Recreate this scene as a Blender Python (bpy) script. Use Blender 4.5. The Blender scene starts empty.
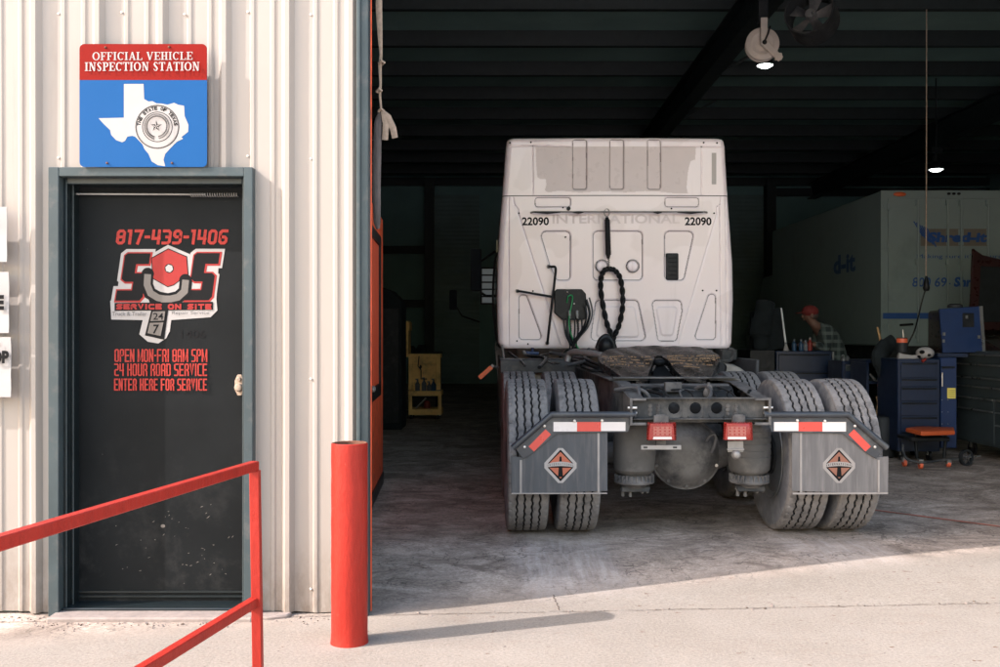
import bpy, bmesh, math, random
import numpy as np
from mathutils import Vector, Matrix
random.seed(7)
R=math.radians
F=972.0; CX=500.0; CY=333.5; H=1.4          # measured from the photograph: focal length in px, centre, eye height
scene=bpy.context.scene; COL=scene.collection
FLOOR=0.06

def W(px,py,Y):
    return Vector(((px-CX)*Y/F, Y, H-(py-CY)*Y/F))

# ------------------------------------------------------------------ materials
def newmat(name):
    m=bpy.data.materials.new(name); m.use_nodes=True
    nt=m.node_tree; b=nt.nodes['Principled BSDF']
    return m,nt,b
def c4(c): return (c[0],c[1],c[2],1)
def noise(nt,scale,detail=4,rough=.55,coord=None,sc=None):
    n=nt.nodes.new('ShaderNodeTexNoise'); n.inputs['Scale'].default_value=scale
    n.inputs['Detail'].default_value=detail; n.inputs['Roughness'].default_value=rough
    if coord is None:
        tc=nt.nodes.new('ShaderNodeTexCoord'); coord=tc.outputs['Object']
    if sc:
        mp=nt.nodes.new('ShaderNodeMapping'); mp.inputs['Scale'].default_value=sc
        nt.links.new(coord,mp.inputs['Vector']); coord=mp.outputs['Vector']
    nt.links.new(coord,n.inputs['Vector']); return n.outputs['Fac']
def ramp(nt,fac,a,b,ca=(0,0,0),cb=(1,1,1)):
    r=nt.nodes.new('ShaderNodeValToRGB'); r.color_ramp.elements[0].position=a; r.color_ramp.elements[1].position=b
    r.color_ramp.elements[0].color=c4(ca); r.color_ramp.elements[1].color=c4(cb)
    nt.links.new(fac,r.inputs['Fac']); return r.outputs['Color']
def mix(nt,fac,a,b,mode='MIX'):
    n=nt.nodes.new('ShaderNodeMix'); n.data_type='RGBA'; n.blend_type=mode
    for s,v in ((n.inputs[0],fac),(n.inputs[6],a),(n.inputs[7],b)):
        if isinstance(v,(int,float)): s.default_value=v
        elif isinstance(v,tuple): s.default_value=c4(v)
        else: nt.links.new(v,s)
    return n.outputs[2]
def bump(nt,b,h,strength=.3,dist=.01):
    n=nt.nodes.new('ShaderNodeBump'); n.inputs['Strength'].default_value=strength; n.inputs['Distance'].default_value=dist
    nt.links.new(h,n.inputs['Height']); nt.links.new(n.outputs['Normal'],b.inputs['Normal'])
def mat(name,col,rough=.5,metal=0,var=.15,scale=7,dirt=None,damt=.5,dscale=4,bmp=0,sc=None):
    m,nt,b=newmat(name)
    f=noise(nt,scale,5,.6,sc=sc)
    lo=tuple(c*(1-var) for c in col); hi=tuple(min(1,c*(1+var)) for c in col)
    out=ramp(nt,f,.3,.7,lo,hi)
    if dirt:
        g=noise(nt,dscale,8,.65,sc=sc); g=ramp(nt,g,.62-damt*.3,.78-damt*.2)
        out=mix(nt,g,out,dirt)
    nt.links.new(out,b.inputs['Base Color'])
    b.inputs['Metallic'].default_value=metal
    g=noise(nt,scale*1.7,4)
    mr=nt.nodes.new('ShaderNodeMapRange'); mr.inputs['To Min'].default_value=max(.05,rough-.12); mr.inputs['To Max'].default_value=min(1,rough+.12)
    nt.links.new(g,mr.inputs['Value']); nt.links.new(mr.outputs[0],b.inputs['Roughness'])
    if bmp: bump(nt,b,noise(nt,scale*6,6,.7),bmp,.004)
    return m
def emis(name,col,s):
    m,nt,b=newmat(name); b.inputs['Base Color'].default_value=c4(col)
    b.inputs['Emission Color'].default_value=c4(col); b.inputs['Emission Strength'].default_value=s
    return m
M={}
def K(k,*a,**kw):
    sp_=kw.pop('spec',None); M[k]=mat(k,*a,**kw)
    if sp_ is not None: M[k].node_tree.nodes['Principled BSDF'].inputs['Specular IOR Level'].default_value=sp_
K('wall_paint',(0.320,0.284,0.255),.42,var=.04,scale=1.5,dirt=(0.235,0.19,0.165),damt=.22,dscale=1.2,sc=(1,1,.18),spec=0.3)
K('trim_bluegrey',(0.045,0.062,0.068),.45,var=.12,scale=5,dirt=(0.085,0.09,0.09),damt=.25,dscale=12,spec=0.3)
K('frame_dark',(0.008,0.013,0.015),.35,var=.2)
K('red_paint',(.42,.036,.020),.42,var=.08,scale=6,dirt=(.44,.058,.038),damt=.3,dscale=22,bmp=.25)
K('rust',(.12,.045,.025),.8,var=.4,scale=30,bmp=.4)
K('red_door',(0.9,0.13,0.05),.5,var=.15,dirt=(0.35,0.08,0.04),damt=.3,dscale=8,spec=0.3)
K('black_rubber',(.018,.020,.022),.6,var=.2,spec=0.3)
K('black_steel',(0.009,0.011,0.013),.42,var=.3,dirt=(0.028,0.028,0.03),damt=.4,dscale=9,spec=0.22)
K('liner',(0.15,0.26,0.26),.8,var=.12,scale=1.2)
K('purlin',(.012,.018,.020),.6,var=.2)
K('roof_deck',(0.17,0.27,0.26),.8,var=.15,scale=.8)
K('roller_slats',(0.13,0.2,0.2),.55,var=.12,scale=2)
K('tread',(0.205,0.194,0.193),.85,var=.18,scale=14,dirt=(0.075,0.073,0.077),damt=.45,dscale=9,bmp=.4,spec=0.25)
K('groove',(.020,.021,.023),.9,var=.2,spec=0.1)
K('sidewall',(0.13,0.135,0.155),.7,var=.2,scale=10,dirt=(0.24,0.235,0.24),damt=.5,dscale=5)
K('rim',(.20,.21,.22),.5,metal=.3,dirt=(.10,.09,.08),damt=.5)
K('chassis',(0.03,0.033,0.037),.62,var=.25,scale=8,dirt=(0.11,0.105,0.1),damt=.62,dscale=6,bmp=.3,spec=0.35)
K('chassis_dusty',(0.135,0.13,0.128),.8,var=.2,scale=9,dirt=(0.045,0.045,0.048),damt=.6,dscale=7,bmp=.3,spec=0.3)
K('chassis_dark',(0.018,0.02,0.022),.6,var=.3,scale=9,dirt=(0.05,0.05,0.05),damt=.5,dscale=6,spec=0.2)
K('flap_rubber',(0.05,0.055,0.064),.6,var=.15,scale=3,dirt=(0.085,0.085,0.09),damt=.45,dscale=4,sc=(6,1,.6))
K('flap_strip',(0.26,0.24,0.23),.7,var=.15)
K('bracket_paint',(0.028,0.033,0.042),.42,var=.2,dirt=(0.085,0.085,0.085),damt=.4,dscale=8)
K('tape_white',(0.62,0.58,0.57),.3,var=.04)
K('tape_red',(0.55,0.055,0.04),.3,var=.05)
K('lens_red',(0.26,0.02,0.015),.25,var=.12,scale=60)
K('lens_pale',(0.34,0.1,0.08),.25,var=.1,scale=60)
K('chrome',(.62,.62,.62),.28,metal=.9,var=.1)
K('bolt',(.72,.68,.64),.35,metal=.5,var=.1)
K('alu',(0.28,0.27,0.265),.5,metal=.4,var=.15,dirt=(.2,.19,.18),damt=.4)
K('airbag',(0.075,0.072,0.07),.8,var=.2,scale=6,dirt=(0.14,0.132,0.125),damt=.5,dscale=5,bmp=.2)
K('fifth_grease',(0.005,0.006,0.007),.28,var=.4,scale=9,dirt=(0.018,0.018,0.018),damt=.5,dscale=7,bmp=.6,spec=0.45)
K('bronze',(0.26,0.17,0.1),.5,var=.4,scale=40)
K('cab_seam',(0.3,0.265,0.26),.8,var=.1)
K('faded_white',(0.7,0.615,0.62),.5,var=.05)
K('louver_grey',(.46,.43,.42),.5,var=.05)
K('ink_black',(0.006,0.006,0.007),.5,var=.1,spec=0.12)
K('ink_white',(0.34,0.32,0.31),.45,var=.04,spec=0.2)
K('ink_red',(0.33,0.034,0.027),.5,var=.12,scale=90,dirt=(0.15,0.015,0.012),damt=.3,dscale=60,spec=0.15)
K('ink_red_bright',(0.28,0.028,0.026),.45,var=.06,spec=0.15)
K('ink_taupe',(0.12,0.105,0.095),.5,var=.06)
K('ink_grey',(0.08,0.08,0.08),.5,var=.06)
K('ink_orange',(0.36,0.095,0.05),.5,var=.1)
K('sign_blue',(0.005,0.068,0.215),.35,var=.03,scale=2,spec=0.15)
K('sign_red',(0.19,0.006,0.003),.35,var=.03,scale=2,spec=0.12)
K('paper',(0.33,0.315,0.31),.6,var=.03,spec=0.2)
K('hose_green',(.02,.30,.10),.4)
K('hose_black',(.012,.013,.015),.38,var=.3,spec=0.2)
K('hose_grey',(0.07,0.07,0.075),.5)
K('strap_tan',(.34,.26,.20),.85,var=.25,scale=40,bmp=.4)
K('strap_grey',(.095,.082,.080),.9,var=.35,scale=18,bmp=.4,sc=(4,4,.5))
K('cart_yellow',(0.95,0.56,0.17),.5,var=.15,dirt=(.35,.20,.06),damt=.4)
K('blue_tool',(.010,.028,.090),.35,var=.12)
K('blue_tool_dark',(.007,.017,.045),.35,var=.15)
K('chest_grey',(.040,.052,.056),.36,var=.1)
K('handle_metal',(.34,.34,.34),.3,metal=.8)
K('orange_vinyl',(.50,.085,.02),.5,var=.15)
K('orange_plastic',(.75,.14,.06),.5)
K('yellow_label',(.75,.62,.12),.5)
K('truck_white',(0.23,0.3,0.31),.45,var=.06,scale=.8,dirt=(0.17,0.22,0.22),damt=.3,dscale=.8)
K('truck_panel',(.17,.155,.135),.5,var=.08)
K('ink_blue',(.02,.085,.30),.45,var=.08)
K('ink_blue_dark',(.035,.09,.22),.5,var=.08)
K('maroon',(.030,.011,.011),.3,var=.2)
K('wood',(0.4,0.24,0.11),.7,var=.25,scale=12)
K('skin',(.13,.065,.045),.6,var=.1)
K('cap_red',(0.13,0.012,0.01),.8,var=.1)
K('denim_dark',(.015,.018,.022),.85,var=.2,spec=0.2)
K('beige_reel',(.42,.37,.33),.5,var=.08)
K('bottle_blue',(0.02,0.06,0.12),.35)
K('bottle_grey',(0.12,0.13,0.15),.4,var=.2,scale=25)
K('bottle_red',(0.2,0.02,0.015),.4)
K('cloth_dark',(0.014,0.018,0.02),.9,var=.3,spec=0.2)
K('marker_orange',(.85,.16,.05),.4)
K('concrete_step',(0.25,0.21,0.19),.9,var=.15,scale=20,bmp=.5,spec=0.2)
K('hair',(.05,.035,.03),.8)
M['lamp_glow']=emis('lamp_glow',(.9,1,.97),5)
K('flap_rubber_pale',(.115,.110,.112),.7,var=.15,scale=3,dirt=(.17,.16,.16),damt=.5,dscale=4,sc=(6,1,.6))
K('cap_grey',(.67,.585,.585),.3,var=.02)  # fairing patch: glossy reflections painted in as a flat grey
def redpaint():
    m,nt,b=newmat('red_paint')
    base=ramp(nt,noise(nt,5,6,.65),.3,.7,(.31,.016,.009),(.37,.021,.012))
    br=ramp(nt,noise(nt,26,4,.6,sc=(1,1,.12)),.35,.7,(.80,.78,.78),(1,1,1)); base=mix(nt,1.0,base,br,'MULTIPLY')
    sc=ramp(nt,noise(nt,13,9,.85),.60,.68); base=mix(nt,mix(nt,.55,(0,0,0),sc),base,(.40,.10,.075))
    ch=ramp(nt,noise(nt,30,5,.75),.735,.75); base=mix(nt,ch,base,(.10,.035,.02))
    nt.links.new(base,b.inputs['Base Color']); b.inputs['Roughness'].default_value=.45; b.inputs['Specular IOR Level'].default_value=.3
    bump(nt,b,noise(nt,22,8,.75,sc=(1,1,.4)),.9,.006)
    return m
M['red_paint']=redpaint()

def wallpaint():
    m=M['wall_paint']; nt=m.node_tree; b=nt.nodes['Principled BSDF']; l=b.inputs['Base Color'].links[0]; src=l.from_socket
    tc=nt.nodes.new('ShaderNodeTexCoord'); sp=nt.nodes.new('ShaderNodeSeparateXYZ'); nt.links.new(tc.outputs['Object'],sp.inputs[0])
    mr=nt.nodes.new('ShaderNodeMapRange'); mr.inputs['From Min'].default_value=.42; mr.inputs['From Max'].default_value=.0; nt.links.new(sp.outputs['Z'],mr.inputs['Value'])
    mm=nt.nodes.new('ShaderNodeMath'); mm.operation='MULTIPLY'; nt.links.new(mr.outputs[0],mm.inputs[0]); nt.links.new(ramp(nt,noise(nt,9,9,.75,sc=(1,1,.5)),.35,.70),mm.inputs[1])
    c=mix(nt,mm.outputs[0],src,(.155,.115,.088))
    runs=ramp(nt,noise(nt,14,7,.7,sc=(1,1,.05)),.60,.78)
    c=mix(nt,mix(nt,.35,(0,0,0),runs),c,(.20,.155,.13)); nt.links.new(c,b.inputs['Base Color'])
    bump(nt,b,noise(nt,1.6,3,.5),.35,.02)
wallpaint()
# cab paint: white, with random slightly darker patches
def cabmat():
    m,nt,b=newmat('cab_paint')
    f=noise(nt,1.4,3,.4); patch=ramp(nt,f,.56,.575)
    base=mix(nt,patch,(.90,.805,.835),(.84,.745,.77))
    g=ramp(nt,noise(nt,11,8,.8),.62,.80); base=mix(nt,mix(nt,.35,(0,0,0),g),base,(.50,.43,.41))
    sp=ramp(nt,noise(nt,48,3,.6),.74,.77); base=mix(nt,mix(nt,.6,(0,0,0),sp),base,(.28,.24,.23))
    rn=ramp(nt,noise(nt,9,5,.6,sc=(1,1,.10)),.60,.80); base=mix(nt,mix(nt,.25,(0,0,0),rn),base,(.52,.45,.43))
    nt.links.new(base,b.inputs['Base Color']); b.inputs['Roughness'].default_value=.22
    b.inputs['Coat Weight'].default_value=.6; b.inputs['Coat Roughness'].default_value=.08
    bump(nt,b,noise(nt,2.5,2,.5),.25,.02)
    return m
M['cab_paint']=cabmat(); M['cap_paint']=M['cab_paint']
def doormat():
    m,nt,b=newmat('door_black')
    base=ramp(nt,noise(nt,2.2,5,.6),.3,.7,(.0036,.0048,.0056),(.0080,.0096,.0106))
    spots=ramp(nt,noise(nt,34,3,.8),.745,.77)
    base=mix(nt,spots,base,(.07,.07,.07))
    scr=ramp(nt,noise(nt,9,6,.8,sc=(1,1,6)),.70,.80)
    base=mix(nt,mix(nt,.5,(0,0,0),scr),base,(.03,.03,.032))
    # dusty kick area near the bottom
    tc=nt.nodes.new('ShaderNodeTexCoord'); sp=nt.nodes.new('ShaderNodeSeparateXYZ'); nt.links.new(tc.outputs['Object'],sp.inputs[0])
    mr=nt.nodes.new('ShaderNodeMapRange'); mr.inputs['From Min'].default_value=1.0; mr.inputs['From Max'].default_value=.1
    nt.links.new(sp.outputs['Z'],mr.inputs['Value'])
    d=ramp(nt,noise(nt,5,8,.75),.50,.72)
    mm=nt.nodes.new('ShaderNodeMath'); mm.operation='MULTIPLY'; nt.links.new(d,mm.inputs[0]); nt.links.new(mr.outputs[0],mm.inputs[1])
    m2=nt.nodes.new('ShaderNodeMath'); m2.operation='MULTIPLY'; nt.links.new(mm.outputs[0],m2.inputs[0]); m2.inputs[1].default_value=.55
    base=mix(nt,m2.outputs[0],base,(.045,.044,.043))
    nt.links.new(base,b.inputs['Base Color']); b.inputs['Roughness'].default_value=.62; b.inputs['Specular IOR Level'].default_value=.14
    bump(nt,b,noise(nt,25,5,.6),.12,.003)
    return m
M['door_black']=doormat()
def concrete():
    m,nt,b=newmat('concrete')
    tc=nt.nodes.new('ShaderNodeTexCoord'); P=tc.outputs['Object']
    sp=nt.nodes.new('ShaderNodeSeparateXYZ'); nt.links.new(P,sp.inputs[0])
    def math_(op,a,b_=None,clamp=False):
        n=nt.nodes.new('ShaderNodeMath'); n.operation=op; n.use_clamp=clamp
        for i,v in enumerate((a,b_)):
            if v is None: continue
            if isinstance(v,(int,float)): n.inputs[i].default_value=v
            else: nt.links.new(v,n.inputs[i])
        return n.outputs[0]
    def N(sc_,d=8,r_=.65,st=None,dist=0):
        n=nt.nodes.new('ShaderNodeTexNoise'); n.inputs['Scale'].default_value=sc_; n.inputs['Detail'].default_value=d; n.inputs['Roughness'].default_value=r_; n.inputs['Distortion'].default_value=dist
        v=P
        if st:
            mp=nt.nodes.new('ShaderNodeMapping'); mp.inputs['Scale'].default_value=st; nt.links.new(P,mp.inputs['Vector']); v=mp.outputs['Vector']
        nt.links.new(v,n.inputs['Vector']); return n.outputs['Fac']
    X,Yy=sp.outputs['X'],sp.outputs['Y']
    def maprange(v,a,b_,c=0,d=1,smooth=True):
        n=nt.nodes.new('ShaderNodeMapRange'); n.interpolation_type='SMOOTHSTEP' if smooth else 'LINEAR'
        for k_,q in zip(('From Min','From Max','To Min','To Max'),(a,b_,c,d)): n.inputs[k_].default_value=q
        nt.links.new(v,n.inputs['Value']); return n.outputs[0]
    # outdoor slab
    base=ramp(nt,N(1.1,10,.7,dist=.4),.3,.7,(.240,.211,.182),(.298,.267,.236))
    base=mix(nt,1.0,base,ramp(nt,N(70,4,.8),.30,.62,(.70,.68,.66),(1.08,1.08,1.08)),'MULTIPLY')
    base=mix(nt,mix(nt,.5,(0,0,0),ramp(nt,N(3.0,12,.78,(.8,1.6,1),1.2),.55,.72)),base,(.20,.145,.115))
    base=mix(nt,mix(nt,.9,(0,0,0),ramp(nt,N(11,5,.65,(1,1.5,1)),.655,.69)),base,(.13,.075,.05))
    base=mix(nt,mix(nt,.8,(0,0,0),ramp(nt,N(30,4,.65),.68,.705)),base,(.05,.035,.03))
    # indoor slab: base lightened to make up for the shade, brown-black grease on top
    I=maprange(math_('SUBTRACT',Yy,math_('MULTIPLY',X,.065)),4.86,5.0)
    J=maprange(math_('SUBTRACT',Yy,math_('MULTIPLY',X,.30)),4.87,5.35)
    ind=ramp(nt,N(2.2,14,.72,dist=.8),.34,.66,(.27,.218,.178),(.66,.54,.46))
    ind=mix(nt,1.0,ind,ramp(nt,N(60,5,.8),.30,.65,(.50,.49,.48),(1.12,1.12,1.12)),'MULTIPLY')
    g1=ramp(nt,N(1.7,15,.82,(1.0,1.6,1),1.2),.46,.60)
    ind=mix(nt,math_('MULTIPLY',g1,math_('ADD',math_('MULTIPLY',J,.5),.35)),ind,(.135,.100,.080))
    g2=ramp(nt,N(6.5,15,.86,(1.0,2.0,1),1.6),.55,.60)
    ind=mix(nt,math_('MULTIPLY',g2,math_('ADD',math_('MULTIPLY',J,.5),.2)),ind,(.055,.046,.042))
    # cleaner lanes rubbed by the truck's tyres
    lane=None
    for xc in (.36,2.10):
        d=math_('ABSOLUTE',math_('SUBTRACT',math_('ADD',X,math_('MULTIPLY',math_('SUBTRACT',Yy,6.1),.10)),xc)); l=maprange(d,.42,.20)
        lane=l if lane is None else math_('MAXIMUM',lane,l)
    lane=math_('MULTIPLY',lane,maprange(Yy,8.0,5.6)); lane=math_('MULTIPLY',lane,ramp(nt,N(7,8,.75,(3.5,.35,1)),.30,.70))
    ind=mix(nt,math_('MULTIPLY',lane,.7),ind,(.58,.52,.49))
    vor=nt.nodes.new('ShaderNodeTexVoronoi'); vor.feature='DISTANCE_TO_EDGE'; vor.inputs['Scale'].default_value=4.2
    nn=nt.nodes.new('ShaderNodeTexNoise'); nn.inputs['Scale'].default_value=4; nn.inputs['Detail'].default_value=8; nt.links.new(P,nn.inputs['Vector'])
    va=nt.nodes.new('ShaderNodeVectorMath'); va.operation='ADD'; nt.links.new(P,va.inputs[0])
    vs=nt.nodes.new('ShaderNodeVectorMath'); vs.operation='SCALE'; vs.inputs['Scale'].default_value=.7; nt.links.new(nn.outputs['Color'],vs.inputs[0]); nt.links.new(vs.outputs[0],va.inputs[1])
    nt.links.new(va.outputs[0],vor.inputs['Vector'])
    cr=ramp(nt,vor.outputs['Distance'],.0,.030,(1,1,1),(0,0,0))
    ind=mix(nt,math_('MULTIPLY',math_('MULTIPLY',cr,ramp(nt,N(1.6,4,.6),.46,.56)),.8),ind,(.05,.04,.035))
    # lightened base and grease fade in along the jamb's shadow line
    base=mix(nt,math_('MULTIPLY',J,.97),base,ind)
    # chipped joint
    js=math_('ABSOLUTE',math_('SUBTRACT',math_('SUBTRACT',Yy,math_('MULTIPLY',X,.065)),math_('ADD',4.872,math_('MULTIPLY',math_('SUBTRACT',N(9,6,.7),.5),.05))))
    jl=math_('MULTIPLY',maprange(js,.016,.002),ramp(nt,N(14,6,.8),.42,.60))
    base=mix(nt,math_('MULTIPLY',jl,.7),base,(.10,.075,.06))
    nt.links.new(base,b.inputs['Base Color'])
    b.inputs['Roughness'].default_value=.85; b.inputs['Specular IOR Level'].default_value=.25
    h=math_('ADD',math_('MULTIPLY',N(55,8,.75),.6),math_('MULTIPLY',N(4,6,.6),.9))
    h=math_('SUBTRACT',h,math_('MULTIPLY',jl,1.5))
    bump(nt,b,h,.7,.008)
    return m
M['concrete']=concrete()
def plaid():
    m,nt,b=newmat('plaid_flannel')
    tc=nt.nodes.new('ShaderNodeTexCoord'); sp=nt.nodes.new('ShaderNodeSeparateXYZ'); nt.links.new(tc.outputs['Object'],sp.inputs[0])
    outs=[]
    for ax,off in (('X',0),('Z',.3)):
        a=nt.nodes.new('ShaderNodeMath'); a.operation='MULTIPLY'; a.inputs[1].default_value=62; nt.links.new(sp.outputs[ax],a.inputs[0])
        s=nt.nodes.new('ShaderNodeMath'); s.operation='SINE'; nt.links.new(a.outputs[0],s.inputs[0])
        outs.append(ramp(nt,s.outputs[0],.1,.5))
    c=mix(nt,outs[0],(.015,.025,.025),(.06,.08,.075)); c=mix(nt,mix(nt,.5,(0,0,0),outs[1]),c,(.14,.165,.155))
    nt.links.new(c,b.inputs['Base Color']); b.inputs['Roughness'].default_value=.9
    return m
M['plaid']=plaid()
def frosted():
    m,nt,b=newmat('frosted_glass')
    b.inputs['Base Color'].default_value=(.30,.33,.36,1); b.inputs['Roughness'].default_value=.6
    b.inputs['Transmission Weight'].default_value=.35
    return m
M['frosted']=frosted()
def glassm():
    m,nt,b=newmat('dark_glass'); b.inputs['Base Color'].default_value=(.02,.03,.035,1); b.inputs['Roughness'].default_value=.08; return m
M['dark_glass']=glassm()

# ------------------------------------------------------------------ mesh builder
def frames(pts):
    pts=[Vector(p) for p in pts]; out=[]; n=len(pts); up=None
    for i in range(n):
        t=(pts[min(i+1,n-1)]-pts[max(i-1,0)]).normalized()
        if up is None:
            a=Vector((0,0,1)) if abs(t.z)<.9 else Vector((1,0,0))
            up=(a-t*a.dot(t)).normalized()
        else:
            up=(up-t*up.dot(t)); 
            up=up.normalized() if up.length>1e-6 else t.orthogonal().normalized()
        out.append((t,up,t.cross(up)))
    return out
class MB:
    def __init__(s): s.v=[]; s.f=[]; s.m=[]
    def add(s,vs,fs,mi=0):
        o=len(s.v); s.v+= [tuple(p) for p in vs]; s.f+=[tuple(i+o for i in f) for f in fs]; s.m+=[mi]*len(fs); return s
    def box(s,a,b,mi=0):
        x0,y0,z0=[min(a[i],b[i]) for i in range(3)]; x1,y1,z1=[max(a[i],b[i]) for i in range(3)]
        return s.add([(x0,y0,z0),(x1,y0,z0),(x1,y1,z0),(x0,y1,z0),(x0,y0,z1),(x1,y0,z1),(x1,y1,z1),(x0,y1,z1)],
              [(0,3,2,1),(4,5,6,7),(0,1,5,4),(1,2,6,5),(2,3,7,6),(3,0,4,7)],mi)
    def obox(s,c,size,rot=(0,0,0),mi=0):
        from mathutils import Euler
        m=Euler(rot).to_matrix(); c=Vector(c); h=[d/2 for d in size]
        vs=[c+m@Vector((sx*h[0],sy*h[1],sz*h[2])) for sx,sy,sz in ((-1,-1,-1),(1,-1,-1),(1,1,-1),(-1,1,-1),(-1,-1,1),(1,-1,1),(1,1,1),(-1,1,1))]
        return s.add(vs,[(0,3,2,1),(4,5,6,7),(0,1,5,4),(1,2,6,5),(2,3,7,6),(3,0,4,7)],mi)
    def tube(s,pts,r,n=10,mi=0,caps=True,flat=None):
        pts=[Vector(p) for p in pts]; fr=frames(pts); vs=[]; L=len(pts)
        for i,(p,(t,u,w)) in enumerate(zip(pts,fr)):
            rr=r[i] if isinstance(r,(list,tuple)) else r
            for k in range(n):
                a=2*math.pi*k/n+math.pi/n
                ru=rr; rw=rr
                if flat: rw=rr*flat
                vs.append(p+u*math.cos(a)*ru+w*math.sin(a)*rw)
        fs=[(i*n+k,i*n+(k+1)%n,(i+1)*n+(k+1)%n,(i+1)*n+k) for i in range(L-1) for k in range(n)]
        if caps: fs+=[tuple(range(n))[::-1],tuple((L-1)*n+k for k in range(n))]
        return s.add(vs,fs,mi)
    def cyl(s,p0,p1,r0,r1=None,n=18,mi=0,caps=True):
        return s.tube([p0,p1],[r0,r0 if r1 is None else r1],n,mi,caps)
    def lathe(s,prof,c,axis=(0,0,1),n=32,mi=0,mis=None):
        ax=Vector(axis).normalized(); u=ax.orthogonal().normalized(); w=ax.cross(u); c=Vector(c); vs=[]
        for r,h in prof:
            for k in range(n):
                a=2*math.pi*k/n; vs.append(c+ax*h+(u*math.cos(a)+w*math.sin(a))*max(r,1e-4))
        for i in range(len(prof)-1):
            o=len(s.v)
        fs=[(i*n+k,i*n+(k+1)%n,(i+1)*n+(k+1)%n,(i+1)*n+k) for i in range(len(prof)-1) for k in range(n)]
        o=len(s.m); s.add(vs,fs,mi)
        if mis:
            for i in range(len(prof)-1):
                for k in range(n): s.m[o+i*n+k]=mis[i]
        return s
    def prism(s,pts,ext,mi=0):
        pts=[Vector(p) for p in pts]; e=Vector(ext); n=len(pts)
        fs=[tuple(range(n)),tuple(range(n,2*n))[::-1]]+[(i,i+n,(i+1)%n+n,(i+1)%n) for i in range(n)]
        return s.add(pts+[p+e for p in pts],fs,mi)
    def ell(s,c,r,n=16,m=10,mi=0,mat3=None):
        c=Vector(c); r=(r,r,r) if isinstance(r,(int,float)) else r; vs=[]
        for i in range(m+1):
            t=math.pi*i/m
            for k in range(n):
                a=2*math.pi*k/n
                q=Vector((r[0]*math.sin(t)*math.cos(a),r[1]*math.sin(t)*math.sin(a),r[2]*math.cos(t)))
                if mat3 is not None: q=mat3@q
                vs.append(c+q)
        return s.add(vs,[(i*n+k,(i+1)*n+k,(i+1)*n+(k+1)%n,i*n+(k+1)%n) for i in range(m) for k in range(n)],mi)
    def build(s,name,mats,parent=None,off=(0,0,0),bevel=0,seg=1,angle=32,flip=False):
        me=bpy.data.meshes.new(name); me.from_pydata(s.v,[],s.f)
        if not isinstance(mats,(list,tuple)): mats=[mats]
        for m in mats: me.materials.append(M[m] if isinstance(m,str) else m)
        me.polygons.foreach_set('material_index',s.m)
        if any(off): me.transform(Matrix.Translation(-Vector(off)))
        bm=bmesh.new(); bm.from_mesh(me)
        bmesh.ops.remove_doubles(bm,verts=bm.verts,dist=1e-5)
        if bevel:
            es=[e for e in bm.edges if len(e.link_faces)==2 and e.calc_face_angle(0)>R(28)]
            bmesh.ops.bevel(bm,geom=es,offset=bevel,segments=seg,affect='EDGES',profile=.6,clamp_overlap=True)
        bmesh.ops.recalc_face_normals(bm,faces=bm.faces)
        bm.to_mesh(me); bm.free()
        me.shade_smooth(); me.set_sharp_from_angle(angle=R(angle))
        o=bpy.data.objects.new(name,me); COL.objects.link(o)
        if parent: o.parent=parent
        return o
def tag(o,label=None,cat=None,group=None,kind=None):
    if label: o['label']=label
    if cat: o['category']=cat
    if group: o['group']=group
    if kind: o['kind']=kind
    return o
def thing(name,label,cat,loc=(0,0,0),group=None,rz=0):
    o=bpy.data.objects.new(name,None); o.empty_display_size=.1; COL.objects.link(o)
    o.location=loc; o.rotation_euler=(0,0,rz); return tag(o,label,cat,group)
def part(mb,name,mats,t,bevel=0,seg=1,angle=32,root=None):
    """part given in world coordinates, under a thing whose Empty stands at its own base"""
    r=root or t
    while r.parent: r=r.parent
    return mb.build(name,mats,t,off=tuple(r.location),bevel=bevel,seg=seg,angle=angle)
def single(mb,name,mats,label,cat,loc,group=None,bevel=0,seg=1,angle=32):
    o=mb.build(name,mats,None,off=loc,bevel=bevel,seg=seg,angle=angle); o.location=loc
    return tag(o,label,cat,group)
def copy_tree(o,parent=None):
    c=o.copy(); COL.objects.link(c)
    if parent: c.parent=parent
    for ch in list(o.children): copy_tree(ch,c)
    return c

# ------------------------------------------------------------------ lettering
_tc={}
def textmesh(body,bold=0.0):
    key=(body,bold)
    if key in _tc: return _tc[key]
    cu=bpy.data.curves.new('t','FONT'); cu.body=body; cu.size=1; cu.offset=bold; cu.resolution_u=3
    ob=bpy.data.objects.new('t',cu); COL.objects.link(ob)
    dg=bpy.context.evaluated_depsgraph_get(); me=bpy.data.meshes.new_from_object(ob.evaluated_get(dg))
    vs=[tuple(v.co) for v in me.vertices]; fs=[tuple(p.vertices) for p in me.polygons]
    x0=min(v[0] for v in vs); x1=max(v[0] for v in vs); y0=min(v[1] for v in vs); y1=max(v[1] for v in vs)
    vs=[((v[0]-x0)/(x1-x0),(v[1]-y0)/(y1-y0)) for v in vs]
    bpy.data.objects.remove(ob); bpy.data.curves.remove(cu); bpy.data.meshes.remove(me)
    _tc[key]=(vs,fs); return vs,fs
def chamfer(pts,c,closed):
    out=[]; n=len(pts)
    for i,p in enumerate(pts):
        if (not closed) and i in (0,n-1): out.append(p); continue
        a=pts[i-1]; b=pts[(i+1)%n]
        def tow(p,q):
            d=math.hypot(q[0]-p[0],q[1]-p[1]); k=min(c,d*.45)/d; return (p[0]+(q[0]-p[0])*k,p[1]+(q[1]-p[1])*k)
        out+= [tow(p,a),tow(p,b)]
    return out
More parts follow.
